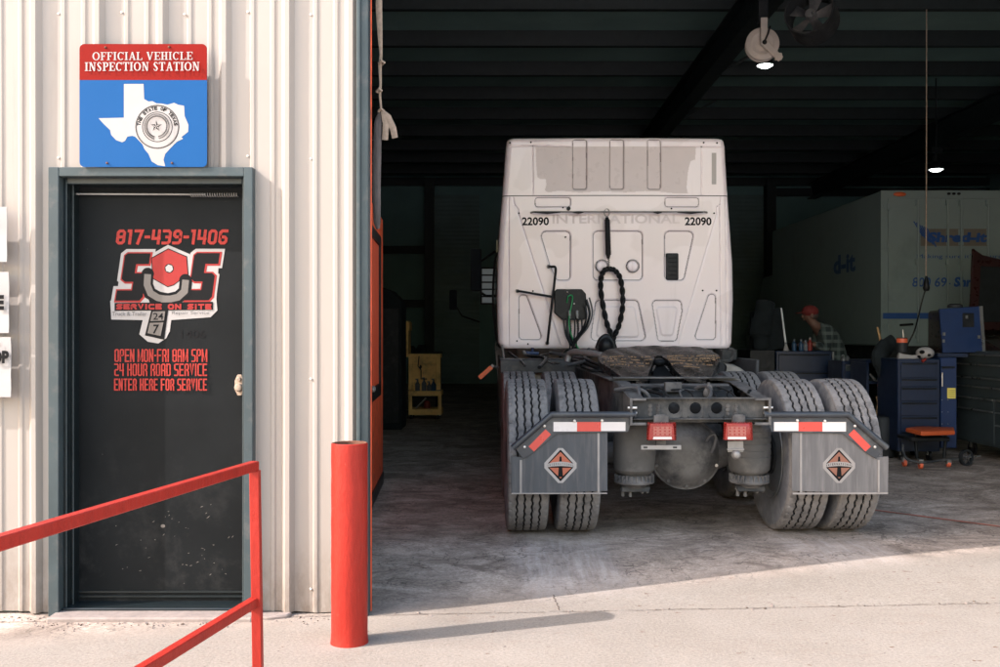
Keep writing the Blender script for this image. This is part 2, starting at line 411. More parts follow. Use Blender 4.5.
class Dec(MB):
    """flat lettering and marks on a surface: fn(u,v,lift) gives the 3-D point"""
    def __init__(s,fn,step=.0001): super().__init__(); s.fn=fn; s.lift=0; s.step=step
    def offpoly(s,pts,d):
        n=len(pts); A=sum(pts[i][0]*pts[(i+1)%n][1]-pts[(i+1)%n][0]*pts[i][1] for i in range(n)); sg=1 if A>0 else -1; o=[]
        for i in range(n):
            p0,p,p1=pts[i-1],pts[i],pts[(i+1)%n]
            def nrm(a,b): dx,dy=b[0]-a[0],b[1]-a[1]; L=math.hypot(dx,dy); return (dy/L*sg,-dx/L*sg)
            n0,n1=nrm(p0,p),nrm(p,p1); mx,my=(n0[0]+n1[0])/2,(n0[1]+n1[1])/2; k=1/max(mx*mx+my*my,.4)
            o.append((p[0]+mx*k*d,p[1]+my*k*d))
        return o
    def nxt(s): s.lift+=s.step; return s.lift
    def poly(s,pts,mi=0):
        l=s.nxt(); return s.add([s.fn(u,v,l) for u,v in pts],[tuple(range(len(pts)))],mi)
    def disc(s,c,r,mi=0,n=28,ry=None):
        ry=ry or r; return s.poly([(c[0]+r*math.cos(2*math.pi*k/n),c[1]+ry*math.sin(2*math.pi*k/n)) for k in range(n)],mi)
    def stroke(s,pts,w,mi=0,closed=False):
        n=len(pts); l=s.nxt(); A=[];B=[]
        ws=w if isinstance(w,(list,tuple)) else [w]*n
        for i in range(n):
            p=pts[i]; a=pts[i-1] if (i>0 or closed) else None; b=pts[(i+1)%n] if (i<n-1 or closed) else None
            ns=[]
            for q0,q1 in ((a,p),(p,b)):
                if q0 is None or q1 is None: continue
                dx,dy=q1[0]-q0[0],q1[1]-q0[1]; d=math.hypot(dx,dy) or 1; ns.append((-dy/d,dx/d))
            nx=sum(t[0] for t in ns)/len(ns); ny=sum(t[1] for t in ns)/len(ns); d2=nx*nx+ny*ny
            k=1/max(d2,.3); h=ws[i]/2
            A.append((p[0]+nx*k*h,p[1]+ny*k*h)); B.append((p[0]-nx*k*h,p[1]-ny*k*h))
        vs=[s.fn(u,v,l) for u,v in A+B]
        m=n if closed else n-1
        return s.add(vs,[(i,(i+1)%n,(i+1)%n+n,i+n) for i in range(m)],mi)
    def ring(s,c,r,w,mi=0,n=40): return s.stroke([(c[0]+r*math.cos(2*math.pi*k/n),c[1]+r*math.sin(2*math.pi*k/n)) for k in range(n)],w,mi,True)
    def text(s,body,x0,y0,x1,y1,mi=0,bold=0,shear=0,arc=None):
        vs,fs=textmesh(body,bold); l=s.nxt(); out=[]
        for a,b in vs:
            u=x0+(x1-x0)*a+shear*(y1-y0)*b; v=y1+(y0-y1)*b
            out.append(s.fn(u,v,l))
        return s.add(out,fs,mi)
    def rtext(s,ch,c,ang,size,mi=0,bold=.02,wd=None):
        vs,fs=textmesh(ch,bold); l=s.nxt(); wd=(wd or .75)*size; out=[]
        ca,sa=math.cos(ang),math.sin(ang)
        for a,b in vs:
            x=(a-.5)*wd; y=-(b-.5)*size; out.append(s.fn(c[0]+x*ca-y*sa,c[1]+x*sa+y*ca,l))
        return s.add(out,fs,mi)
    def block(s,body,x0,y0,x1,y1,w,mi=0,gap=None,shear=0,space=.55,hw=None,widths=None):
        gap=w*.5 if gap is None else gap
        wd={'I':.42,' ':space,'-':.62,'M':1.25,'1':.6}
        if widths: wd.update(widths)
        tot=sum(wd.get(c,1) for c in body); n=len(body)
        cell=(x1-x0-gap*(n-1))/tot; x=x0
        for ch in body:
            cw=cell*wd.get(ch,1)
            if ch!=' ': s.glyph(ch,x,y0,x+cw,y1,w,mi,shear)
            x+=cw+gap
    def glyph(s,ch,X0,Y0,X1,Y1,w,mi,shear):
        h=w/2; l,r,t,b=X0+h,X1-h,Y0+h,Y1-h; m=(Y0+Y1)/2; c=(X0+X1)/2
        LE,RE,TE,BE=X0,X1,Y0,Y1
        G={'O':[([(l,t),(r,t),(r,b),(l,b)],1,1)],'S':[([(RE,t),(l,t),(l,m),(r,m),(r,b),(LE,b)],1,0)],
        '2':[([(LE,t),(r,t),(r,m),(l,m),(l,b),(RE,b)],1,0)],'E':[([(RE,t),(l,t),(l,b),(RE,b)],0,0),([(l,m),(RE-h*.5,m)],0,0)],
        'F':[([(RE,t),(l,t),(l,BE)],0,0),([(l,m),(RE-h*.5,m)],0,0)],'P':[([(l,BE),(l,t),(r,t),(r,m),(l,m)],1,0)],
        'R':[([(l,BE),(l,t),(r,t),(r,m),(l,m)],1,0),([(c,m),(r,m+w),(r,BE)],1,0)],'D':[([(l+h*.99,t),(r,t),(r,b),(l+h*.99,b)],1,0),([(l,TE),(l,BE)],0,0)],
        'A':[([(l,BE),(l,t),(r,t),(r,BE)],1,0),([(l,m+h),(r,m+h)],0,0)],'H':[([(l,TE),(l,BE)],0,0),([(r,TE),(r,BE)],0,0),([(l,m),(r,m)],0,0)],
        'U':[([(l,TE),(l,b),(r,b),(r,TE)],1,0)],'V':[([(l,TE),(c,b),(r,TE)],0,0)],'I':[([(c,TE),(c,BE)],0,0)],
        'C':[([(RE,t),(l,t),(l,b),(RE,b)],1,0)],'T':[([(LE,t),(RE,t)],0,0),([(c,t),(c,BE)],0,0)],
        'N':[([(l,BE),(l,TE)],0,0),([(r,BE),(r,TE)],0,0),([(l,t),(r,b)],0,0)],
        'M':[([(l,BE),(l,TE)],0,0),([(r,BE),(r,TE)],0,0),([(l,t),(c,b-h),(r,t)],0,0)],
        '-':[([(LE,m),(RE,m)],0,0)],'1':[([(LE,t),(c+h*.4,t),(c+h*.4,BE)],0,0)],'7':[([(LE,t),(r,t),(c-h*.3,BE)],0,0)],
        '4':[([(l,TE),(l,m+h),(RE,m+h)],0,0),([(r-h*.3,TE),(r-h*.3,BE)],0,0)],'3':[([(LE,t),(r,t),(r,b),(LE,b)],1,0),([(c-h,m),(r,m)],0,0)],
        '6':[([(RE,t),(l,t),(l,b),(r,b),(r,m),(l,m)],1,0)],'8':[([(l,t),(r,t),(r,b),(l,b)],1,1),([(l,m),(r,m)],0,0)],
        '9':[([(LE,b),(r,b),(r,t),(l,t),(l,m),(r,m)],1,0)]}
        G['0']=G['O']; G['5']=G['S']
        for pts,ch_,cl in G[ch]:
            if ch_: pts=chamfer(pts,w*.55,bool(cl))
            if shear: pts=[(u+(Y1-v)*shear,v) for u,v in pts]
            s.stroke(pts,w,mi,bool(cl))
    def serif(s,body,x0,y0,x1,y1,mi=0):
        W_={'I':.48,' ':.42,'N':1.05,'O':1.05,'E':.86,'F':.82,'L':.84,'S':.74,'P':.84,'T':.9,'C':.95}
        gap=.10; tot=sum(W_.get(c,1) for c in body)+gap*(len(body)-1); k=(x1-x0)/tot; x=x0
        hh=y1-y0
        for ch in body:
            w=W_.get(ch,1)*k
            if ch!=' ': s.sglyph(ch,x,y0,x+w,y1,mi,hh)
            x+=w+gap*k
    def sglyph(s,ch,a,t,b,d,mi,hh):
        T=.19*hh; n=.075*hh; sf=.30*hh; m=(t+d)/2; c=(a+b)/2
        def V(x,y0=t,y1=d,top=True,bot=True,w=T):
            s.stroke([(x,y0),(x,y1)],w,mi)
            if top: s.stroke([(x-w/2-sf*.35,y0+n/2),(x+w/2+sf*.35,y0+n/2)],n,mi)
            if bot: s.stroke([(x-w/2-sf*.35,y1-n/2),(x+w/2+sf*.35,y1-n/2)],n,mi)
        L=a+sf*.35+T/2; Rr=b-sf*.35-T/2
        def arc(cx,cy,rx,ry,a0,a1,k=18,wt=T,wn=n):
            pts=[];ws=[]
            for i in range(k+1):
                q=a0+(a1-a0)*i/k; pts.append((cx+rx*math.cos(q),cy+ry*math.sin(q))); ws.append(wn+(wt-wn)*abs(math.cos(q))**1.3)
            s.stroke(pts,ws,mi)
        if ch=='I': V(c)
        elif ch=='O': arc(c,m,(b-a-T)/2,(d-t-n)/2,0,2*math.pi,28)
        elif ch=='C': arc(c+.03*hh,m,(b-a-T)/2,(d-t-n)/2,R(45),R(315),22); s.stroke([(b-n,t),(b-n,t+.3*hh)],n,mi)
        elif ch=='L': V(L); s.stroke([(L,d-n/2),(b,d-n/2)],n,mi); s.stroke([(b-n/2,d-.28*hh),(b-n/2,d)],n,mi)
        elif ch in 'EF':
            V(L); s.stroke([(L,t+n/2),(b,t+n/2)],n,mi); s.stroke([(b-n/2,t),(b-n/2,t+.26*hh)],n,mi)
            s.stroke([(L,m),(b-.2*hh,m)],n,mi); s.stroke([(b-.22*hh,m-.13*hh),(b-.22*hh,m+.13*hh)],n,mi)
            if ch=='E': s.stroke([(L,d-n/2),(b,d-n/2)],n,mi); s.stroke([(b-n/2,d-.28*hh),(b-n/2,d)],n,mi)
        elif ch=='T': V(c,top=False); s.stroke([(a,t+n/2),(b,t+n/2)],n,mi); s.stroke([(a+n/2,t),(a+n/2,t+.26*hh)],n,mi); s.stroke([(b-n/2,t),(b-n/2,t+.26*hh)],n,mi)
        elif ch=='H': V(L); V(Rr); s.stroke([(L,m),(Rr,m)],n,mi)
        elif ch=='N': V(L-T*.2,w=n*1.2); V(Rr+T*.2,bot=False,w=n*1.2); s.stroke([(L,t),(Rr+T*.1,d)],T,mi)
        elif ch=='V': s.stroke([(a+T*.7,t),(c,d)],T,mi); s.stroke([(c,d),(b-n*2,t)],n*1.2,mi); s.stroke([(a,t+n/2),(a+T*1.6,t+n/2)],n,mi); s.stroke([(b-T*1.5,t+n/2),(b,t+n/2)],n,mi)
        elif ch=='A': s.stroke([(c,t),(b-T*.7,d)],T,mi); s.stroke([(c,t),(a+n*2,d)],n*1.2,mi); s.stroke([(a,d-n/2),(a+T*1.5,d-n/2)],n,mi); s.stroke([(b-T*1.6,d-n/2),(b,d-n/2)],n,mi); s.stroke([(a+.22*hh,m+.18*hh),(b-.25*hh,m+.18*hh)],n,mi)
        elif ch=='P': V(L); arc(L+.15*hh,(t+m)/2+n/2,b-L-.15*hh-T*.4,(m-t)/2,-R(90),R(90),14); s.stroke([(L,t+n/2),(L+.17*hh,t+n/2)],n,mi); s.stroke([(L,m+n/2),(L+.17*hh,m+n/2)],n,mi)
        elif ch=='S':
            w=(b-a)/2-n; q=(d-t)/4
            pts=[(b-n,t+q*.9),(c+w*.5,t+n/2),(c-w*.4,t+n/2),(a+n+T*.3,t+q),(c-w*.2,m-q*.15),(c+w*.3,m+q*.25),(b-n-T*.3,d-q),(c+w*.4,d-n/2),(c-w*.5,d-n/2),(a+n,d-q*.9)]
            s.stroke(pts,[n,n,n*1.3,T*.9,T,T,T*.9,n*1.3,n,n],mi)
K('grit_dark',(.09,.065,.05),.9,var=.3,scale=40)
K('red_door_bright',(.85,.11,.04),.6,var=.08)
# ------------------------------------------------------------------ the setting: ground
def zf(y,x=0):
    t=min(1,max(0,(y-4.9)/1.1)); return FLOOR*t*t*(3-2*t)
def seam(x): return 4.872+.065*x
def gridsheet(name,xs,rowf,zfun,m):
    mb=MB(); nr=len(rowf(xs[0])); vs=[];fs=[]
    for x in xs:
        for y in rowf(x): vs.append((x,y,zfun(x,y)))
    for i in range(len(xs)-1):
        for j in range(nr-1):
            a=i*nr+j; fs.append((a,a+nr,a+nr+1,a+1))
    mb.add(vs,fs); o=mb.build(name,m); tag(o,kind='structure'); return o
xs=[-9.5+i*.09 for i in range(170)]+[6+i*.6 for i in range(15)]
def apron_rows(x):
    s_=seam(x); return [s_-3.4+3.4*i/40 for i in range(40)]+[s_]
rr=random.Random(3)
gridsheet('concrete_apron',xs,apron_rows,lambda x,y: zf(y)-.0*x,'concrete')
def shop_rows(x):
    s_=seam(x); return [s_,s_+.02]+[s_+.02+(7.5-s_-.02)*i/22 for i in range(1,22)]+[7.5+i*1.0 for i in range(20)]
xs2=[-9.4+i*.12 for i in range(134)]+[7+i*.75 for i in range(9)]
gridsheet('shop_floor',xs2,shop_rows,lambda x,y: zf(y),'concrete')
mb=MB(); mb.add([(-400,-400,-.02),(400,-400,-.02),(400,400,-.02),(-400,400,-.02)],[(0,1,2,3)])
K('yard_ground',(.62,.57,.53),.95,var=.15,scale=.3)  # unseen yard, made pale and brought close to bounce light indoors
tag(mb.build('ground','yard_ground'),kind='structure')

# ------------------------------------------------------------------ the workshop building
B=thing('workshop_building','cream ribbed metal workshop with a black entrance door and a wide open truck bay','building',(-.7,4.86,0))
XL,XR=-9.4,13.0; OPL,OPR=-.71,5.6; YB=26.0; ZT=5.9  # bay opening widened and raised out of view to let more light in
DX0,DX1,DZ=(51-500)/200,(249-500)/200,2.20
def ribwall(x0,x1,z0,z1,mb):
    pr=[(0,0),(.088,0),(.097,.0065),(.111,.0065),(.120,0),(.190,0),(.199,.0065),(.213,.0065),(.222,0),(.247,0),(.272,.033),(.293,.033),(.3135,0)]
    per=.3150; e0=(43-500)/200; k0=int((x0-e0)/per)-2; pts=[]
    k=k0
    while e0+k*per<x1+per:
        for dx,h in pr:
            X=e0+k*per+dx
            if x0<X<x1: pts.append((X,h))
        k+=1
    def hat(x):
        d=(x-e0)%per
        for a,b in zip(pr,pr[1:]):
            if a[0]<=d<=b[0]: return a[1]+(b[1]-a[1])*(d-a[0])/(b[0]-a[0])
        return 0
    pts=[(x0,hat(x0))]+pts+[(x1,hat(x1))]
    nz=max(2,int((z1-z0)/.25)+1); vs=[];fs=[]
    for i,(x,h) in enumerate(pts):
        for j in range(nz):
            z=z0+(z1-z0)*j/(nz-1)
            wob=.0022*math.sin(x*5.1+z*1.3)+.0018*math.sin(x*2.3-z*2.9+1)
            if z0==0 and j==0: z=0.004+.010*abs(math.sin(x*7))
            vs.append((x,4.86-h+wob,z))
    for i in range(len(pts)-1):
        for j in range(nz-1): a=i*nz+j; fs.append((a,a+nz,a+nz+1,a+1))
    mb.add(vs,fs,0)
wl=MB()
ribwall(XL,DX0,0,ZT,wl); ribwall(DX0,DX1,DZ,ZT,wl); ribwall(DX1,OPL,0,ZT,wl)
# screws along the girt lines
for z in (2.28,1.18,.13,3.0):
    k=0
    while True:
        X=(43-500)/200-.275+k*.315+.01
        X2=X+.0
        k+=1
        if X2>OPL-.02: break
        if k%1==0 and not (DX0-.05<X2+.03<DX1+.05 and z<DZ+.02):
            wl.ell((X2+.03,4.856,z+.01*math.sin(k*3)),.0065,8,5,1)
part(wl,'front_wall',['wall_paint','bolt'],B,angle=24)
w2=MB(); ribwall(OPL,OPR,4.9,ZT,w2); ribwall(OPR,XR,0,ZT,w2)
part(w2,'wall_panel','wall_paint',B,angle=24)
ln=MB()
ln.box((XL,4.90,0),(DX0,5.02,ZT)); ln.box((DX0,4.90,DZ+.02),(DX1,5.02,ZT)); ln.box((DX1,4.90,0),(OPL,4.985,ZT))
ln.box((OPL,4.90,4.9),(OPR,5.02,ZT)); ln.box((OPR,4.90,0),(XR,5.02,ZT))
part(ln,'inner_liner','liner',B)
sw=MB(); sw.box((XL-.15,4.9,-.02),(XL,YB,ZT)); part(sw,'side_wall','liner',B)
sw=MB(); sw.box((XR,4.9,-.02),(XR+.15,YB,ZT)); part(sw,'side_wall','liner',B)
# back wall with a window opening
wx0,wx1,wz0,wz1=-.50,.35,2.2,3.15
bw=MB()
bw.box((XL,YB,0),(wx0,YB+.15,ZT)); bw.box((wx1,YB,0),(XR,YB+.15,ZT)); bw.box((wx0,YB,0),(wx1,YB+.15,wz0)); bw.box((wx0,YB,wz1),(wx1,YB+.15,ZT))
part(bw,'back_wall','liner',B)
wf=MB()
for i in range(6):
    z=wz0+(wz1-wz0)*i/5; wf.box((wx0,YB-.03,z-.02),(wx1,YB,z+.02))
for x in (wx0,(wx0*.5+wx1*.5),wx1): wf.box((x-.02,YB-.031,wz0-.02),(x+.02,YB-.001,wz1+.02))
wfo=part(wf,'window','black_steel',B)
pn=MB(); pn.box((wx0,YB+.06,wz0),(wx1,YB+.068,wz1)); part(pn,'pane','frosted',wfo)
rf=MB(); rf.box((XL-.2,4.9,5.62),(XR+.2,YB+.2,5.74)); part(rf,'roof','roof_deck',B)
for i in range(15):
    y=5.9+i*1.53
    if y>YB-.3: break
    p=MB(); p.box((XL,y-.035,5.42),(XR,y+.035,5.617)); p.box((XL,y-.035,5.40),(XR,y+.06,5.419)); part(p,'purlin','purlin',B)
for x in (-4.7,2.95,8.3):
    p=MB(); p.box((x-.11,5.1,4.98),(x+.11,YB-.1,5.0)); p.box((x-.012,5.1,5.0),(x+.012,YB-.1,5.398)); p.box((x-.11,5.1,5.399-.02),(x+.11,YB-.1,5.399))
    part(p,'rafter','purlin',B)
    for k in range(6):
        y=7.5+k*3.06
        b_=MB(); b_.tube([(x+.06,y,5.02),(x+.75,y,5.40)],.022,6); part(b_,'flange_brace','purlin',B)
for x in ((430-500)*YB/F,(768-500)*YB/F):
    p=MB(); p.box((x-.12,YB-.35,0.05),(x+.12,YB-.001,5.5)); part(p,'column','purlin',B)
for z,x0,x1 in ((5.44,XL,XR),(3.63,XL,(428-500)*YB/F),(2.2,XL,(428-500)*YB/F),(5.16,(764-500)*YB/F,XR)):
    p=MB(); p.box((x0,YB-.2,z-.1),(x1,YB-.003,z+.1)); part(p,'girt','purlin',B)
def rollup(x0,x1,zt):
    p=MB(); n=int((zt-.06)/.11); vs=[];fs=[]
    for i in range(n*4+1):
        z=.06+(zt-.06)*i/(n*4); y=YB-.05-.022*(1,.4,0,.4)[i%4]
        if x0<wx0<x1: pass
        vs+= [(x0,y,z),(x1,y,z)]
    for i in range(n*4): fs.append((2*i,2*i+1,2*i+3,2*i+2))
    p.add(vs,fs); part(p,'roller_door','roller_slats',B,angle=60)
rollup((434-500)*YB/F,wx0-.05,5.1); rollup((700-500)*YB/F,(763-500)*YB/F,5.1)

# entrance door
dy=4.965
dl=MB(); a=W(70,180,dy); b=W(246,601,dy); dl.box((a.x,dy,b.z),(b.x,dy+.045,a.z)); 
door=part(dl,'entrance_door','door_black',B)
fr=MB(); fy=4.80
def bx(px0,py0,px1,py1,Y,d,mi=0,mb=fr):
    a=W(px0,py0,Y); b=W(px1,py1,Y); mb.box((a.x,Y,b.z),(b.x,Y+d,a.z),mi)
A=W(48,168,fy); Bq=W(252.5,616,fy); A.z=2.222
ft=.052
fr.box((A.x,fy,0),(A.x+ft,fy+.10,A.z)); fr.box((Bq.x-ft+.008,fy,0),(Bq.x,fy+.10,A.z)); fr.box((A.x+ft,fy+.001,A.z-.045),(Bq.x-ft+.008,fy+.10,A.z))
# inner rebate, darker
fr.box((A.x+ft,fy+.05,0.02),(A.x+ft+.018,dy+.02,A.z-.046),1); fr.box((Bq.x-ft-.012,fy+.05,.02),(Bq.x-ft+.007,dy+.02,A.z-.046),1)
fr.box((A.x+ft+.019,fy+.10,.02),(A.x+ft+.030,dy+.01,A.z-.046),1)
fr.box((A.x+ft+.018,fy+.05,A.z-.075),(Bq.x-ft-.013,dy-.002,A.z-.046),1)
part(fr,'door_frame',['trim_bluegrey','frame_dark'],door,bevel=.003)
cl=MB()
p0=W(72,194,dy-.03); p1=W(242,193,dy-.03)
cl.cyl(p0,W(205,194.5,dy-.03),.005,n=8); 
pts=[]
for i in range(120):
    t=i/119; q=W(190+48*t,195,dy-.03); pts.append((q.x,q.y+.010*math.cos(i*1.05),q.z+.010*math.sin(i*1.05)))
cl.tube(pts,.0022,5); cl.tube([W(66,205,dy-.02),W(70,203,dy-.02),W(71,189,dy-.02),W(67,187,dy-.02)],.004,6)
part(cl,'door_spring','alu',door)
kp=MB(); 
for py,h in ((592,.008),(596.5,.006)): bx(74,py-1.0,245,py+.8,dy-.008,.007,0,kp)
part(kp,'door_sweep','frame_dark',door)
hd=MB(); c=W(240,385,dy); hd.prism([(c.x+.030*math.cos(q)*.85,c.y-.012,c.z+.058*math.sin(q)) for q in [2*math.pi*(k+.5)/8 for k in range(8)]],(0,.011,0))
hd.lathe([(.001,.03),(.016,.03),(.020,.022),(.021,.0)],(c.x,c.y-.013,c.z-.012),(0,-1,0),20); hd.lathe([(.001,.016),(.010,.016),(.011,0)],(c.x,c.y-.013,c.z+.030),(0,-1,0),14)
part(hd,'lock_plate','strap_tan',door,bevel=.002)
th=MB(); th.box((A.x+ft,4.83,.0),(Bq.x-ft,5.0,.034)); part(th,'threshold','frame_dark',door,bevel=.004)
# the lettering on the door
Y0=dy-.0012
fd=lambda u,v,l: W(u,v,Y0)+Vector((0,-l,0))
ph=Dec(fd); ph.block('817-439-1406',115.5,229.5,227,244.5,2.9,0,gap=1.5,shear=.12); part(ph,'phone_number','ink_red',door)
hr=Dec(fd)
for s_,y0,y1 in (('OPEN MON-FRI 8AM 5PM',349,362),('24 HOUR ROAD SERVICE',363.5,376),('ENTER HERE FOR SERVICE',378.5,390.5)):
    hr.block(s_,114.5,y0,207.5,y1,1.45,0,gap=.65,space=.42,widths={'-':.5})
part(hr,'opening_hours','ink_red',door)
# emblem
c_=lambda u,v:(100+u/3.507,210+v/3.507)
lg=Dec(fd,step=.00015)
def P_(pts,mi): lg.poly([c_(*p) for p in pts],mi)
def St(pts,w,mi,closed=False): lg.stroke([c_(*p) for p in pts],w/3.507,mi,closed)
S1=[(88,160),(98,152),(178,152),(172,190),(127,190),(122,222),(150,222),(160,232),(150,305),(138,318),(54,318),(60,282),(112,282),(117,252),(88,252),(76,242)]
S2=[(x+243,y-1) for x,y in S1]
WH,BK,RD,TP,GY=0,1,2,3,4
HEX=[(240,138),(303,165),(308,225),(258,262),(238,268),(188,240),(182,170)]
def grow(pts,k):
    cx=sum(p[0] for p in pts)/len(pts); cy=sum(p[1] for p in pts)/len(pts)
    return [(cx+(x-cx)*k,cy+(y-cy)*k) for x,y in pts]
for Sx in (S1,S2): P_(lg.offpoly(Sx,15),WH)
for x_ in (0,243): P_([(80+x_,150),(176+x_,150),(165+x_,318),(56+x_,318)],WH)
P_(grow(HEX,1.22),WH)
P_([(36,318),(408,310),(412,352),(388,376),(250,386),(245,425),(232,450),(205,468),(168,462),(138,436),(150,386),(40,384)],WH)
P_([(120,160),(350,160),(350,330),(120,330)],WH)
for Sx in (S1,S2): P_([(x+1.5,y+1) for x,y in lg.offpoly(Sx,5.5)],RD); P_(Sx,BK)
P_(grow(HEX,1.05),BK); P_(HEX,RD); lg.disc(c_(243,205),4.6,BK); lg.poly([(c_(243,205)[0]+4*math.cos(k*math.pi/3+.3),c_(243,205)[1]+4*math.sin(k*math.pi/3+.3)) for k in range(6)],WH)
# wrench
U=[(166,225),(164,262),(176,292),(205,308),(240,314),(275,306),(298,285),(302,245)]
St(U,44,BK); P_([(166,300),(300,300),(262,345),(240,350),(226,455),(158,440),(182,345)],BK)
lg.disc(c_(168,224),6.2,BK); lg.disc(c_(300,246),6.2,BK)
St([(x+ (2 if x<200 else -1),y) for x,y in U],24,TP); P_([(205,300),(275,300),(250,325),(215,325)],TP)
P_([(52,326),(397,322),(397,350),(52,354)],BK)
lg.block('SERVICE ON SITE',*c_(58,329),*c_(392,349),1.75,RD,gap=.9,space=.7)
P_([(186,356),(230,355),(226,388),(178,390)],TP); P_([(176,396),(224,394),(214,442),(168,432)],TP)
lg.text('24',*c_(188,361),*c_(224,385),BK,.01); lg.text('7',*c_(186,402),*c_(206,434),BK,.02,.1)
lg.text('Truck & Trailer',*c_(44,357),*c_(166,371),GY); lg.text('Repair Service',*c_(254,355),*c_(384,369),GY)
part(lg,'service_emblem',['ink_white','ink_black','ink_red_bright','ink_taupe','ink_grey'],door)
gh=Dec(fd); gh.text('1406',181,330,206,338,0,.01); part(gh,'faded_ghost_number','ink_black',door)
# scuffs on the lower door: small chips of lost paint
sc=Dec(fd,step=.00002)
rs=random.Random(11)
for i in range(46):
    u=rs.gauss(182,28); v=rs.gauss(548,26)
    if not (84<u<236 and 440<v<588): continue
    L=abs(rs.gauss(1.2,1.0))+.5; an=rs.uniform(-.9,.3); sc.stroke([(u,v),(u+L*math.cos(an)*.6,v+L*math.sin(an)*.6),(u+L*math.cos(an),v+L*math.sin(an)+rs.uniform(-.4,.4))],[.25,rs.uniform(.4,1.0),.2])
sc.disc((163,526),2.3,0,9,ry=1.8)
part(sc,'paint_chips','ink_taupe',door)['kind']='stuff'

# bay jamb trim, red edge, strap fixings
jt=MB(); jt.box((OPL,4.815,0),(-.652,4.90,4.9)); jt.box((OPL,4.80,0),(-.690,4.90,4.9)) ; part(jt,'bay_jamb','trim_bluegrey',B,bevel=.004)
jt=MB(); jt.box((OPR,4.815,0),(OPR+.07,4.99,4.9)); part(jt,'bay_jamb','trim_bluegrey',B,bevel=.004)
jr=MB(); jr.box((-.70,4.903,0),(-.648,4.915,4.9)); part(jr,'jamb_edge_strip','red_door',B)
jk=MB(); jk.box((-.70,4.94,0),(-.655,4.975,4.9)); jk.box((-.78,4.99,0),(-.70,5.03,4.9)); part(jk,'door_track','black_steel',B)

# concrete sill
sl=MB(); sl.box((A.x+.03,4.71,-.02),(Bq.x+.02,4.85,.022)); 
single(sl,'concrete_door_sill','concrete_step','low rough concrete sill under the black entrance door','sill',((A.x+Bq.x)/2,4.78,0),bevel=.008)
ch=MB(); pts=[(W(252,609,4.8).x+i*.035,4.76+.02*math.sin(i*2.2),.0) for i in range(6)]
ch.prism([(W(252,612,4.8).x,4.84,-.01),(W(254,612,4.8).x,4.76,-.01),(W(270,612,4.8).x,4.745,-.01),(W(288,612,4.8).x,4.78,-.01),(W(291,612,4.8).x,4.835,-.01)],(0,0,.026))
single(ch,'concrete_fragment','concrete_step','thin broken concrete patch at the wall foot right of the entrance door','concrete patch',(W(270,612,4.8).x,4.8,0),bevel=.006)

# inspection sign
SY=4.79
def rrect(x0,y0,x1,y1,r,k=6):
    o=[]
    for cx,cy,a0 in ((x1-r,y0+r,-90),(x1-r,y1-r,0),(x0+r,y1-r,90),(x0+r,y0+r,180)):
        for i in range(k+1):
            a=R(a0+90*i/k); o.append((cx+r*math.cos(a),cy+r*math.sin(a)))
    return o
sg=thing('inspection_station_sign','red and blue inspection station sign with a white state map, above the door','sign',tuple(W(143,105,SY+.01)))
m_=MB(); m_.prism([W(u,v,SY) for u,v in rrect(79.5,44,207,167,5)],(0,.003,0)); part(m_,'sign_plate','sign_blue',sg)
fs_=lambda u,v,l: W(u,v,SY)+Vector((0,-.0004-l,0))
d=Dec(fs_); 
top=rrect(79.5,44,207,167,5); top=[p for p in top if p[1]<60]; top=[(207,80)]+sorted([p for p in top if p[0]>140],key=lambda p:-p[1])+sorted([p for p in top if p[0]<140],key=lambda p:p[1])+[(79.5,80)]
d.poly(top); part(d,'red_band','sign_red',sg)
d=Dec(fs_); d.lift=.0004
d.serif('OFFICIAL VEHICLE',92.5,52.2,193,60.2); d.serif('INSPECTION STATION',85.5,62.8,200.5,71.4); part(d,'sign_lettering','ink_white',sg)
t_=lambda u,v:(u/3.704,v/3.704)
TX=[(459,311),(532,311),(534,367),(550,376),(565,375),(580,383),(600,384),(620,388),(645,381),(660,388),(682,392),(684,430),(698,462),(697,488),(682,500),(672,508),(678,514),(655,525),(635,545),(612,570),(606,592),(612,616),(585,612),(562,598),(550,570),(535,552),(528,535),(512,518),(500,506),(490,503),(472,506),(463,522),(452,527),(430,519),(412,500),(408,482),(385,460),(365,438),(459,436)]
d=Dec(fs_); d.poly([t_(*p) for p in TX]); mapo=part(d,'state_map','ink_white',sg)
d=Dec(fs_); d.lift=.0003; cc=t_(583,470); d.ring(cc,80/3.704,.75); d.ring(cc,77/3.704,.3); d.ring(cc,55/3.704,.7)
sT='THE STATE OF TEXAS'
for i,chh in enumerate(sT):
    if chh==' ': continue
    a=R(-172+164*i/(len(sT)-1)); d.rtext(chh,(cc[0]+18.6*math.cos(a),cc[1]+18.6*math.sin(a)),a+math.pi/2,3.6,0,.05,.8)
for i in range(64):
    a=R(-255+330*i/63); 
    for rr_ in (10.6,12.6): 
        b_=a+(.05 if rr_>11 else 0); q=(cc[0]+(rr_-.9)*math.cos(b_),cc[1]+(rr_-.9)*math.sin(b_)); w3=.5 if rr_<11 else -.5; d.stroke([q,(q[0]+1.6*math.cos(b_+w3),q[1]+1.6*math.sin(b_+w3))],.62)
star=[]
for k in range(10):
    a=R(-90+36*k); r_=5.6 if k%2==0 else 2.1; star.append((cc[0]+r_*math.cos(a),cc[1]+r_*math.sin(a)))
d.stroke(star,.42,0,True)
for k in range(5):
    a=R(-90+72*k); d.poly([cc,(cc[0]+5.6*math.cos(a),cc[1]+5.6*math.sin(a)),(cc[0]+2.1*math.cos(a+R(36)),cc[1]+2.1*math.sin(a+R(36)))])
part(d,'state_seal','ink_black',sg)
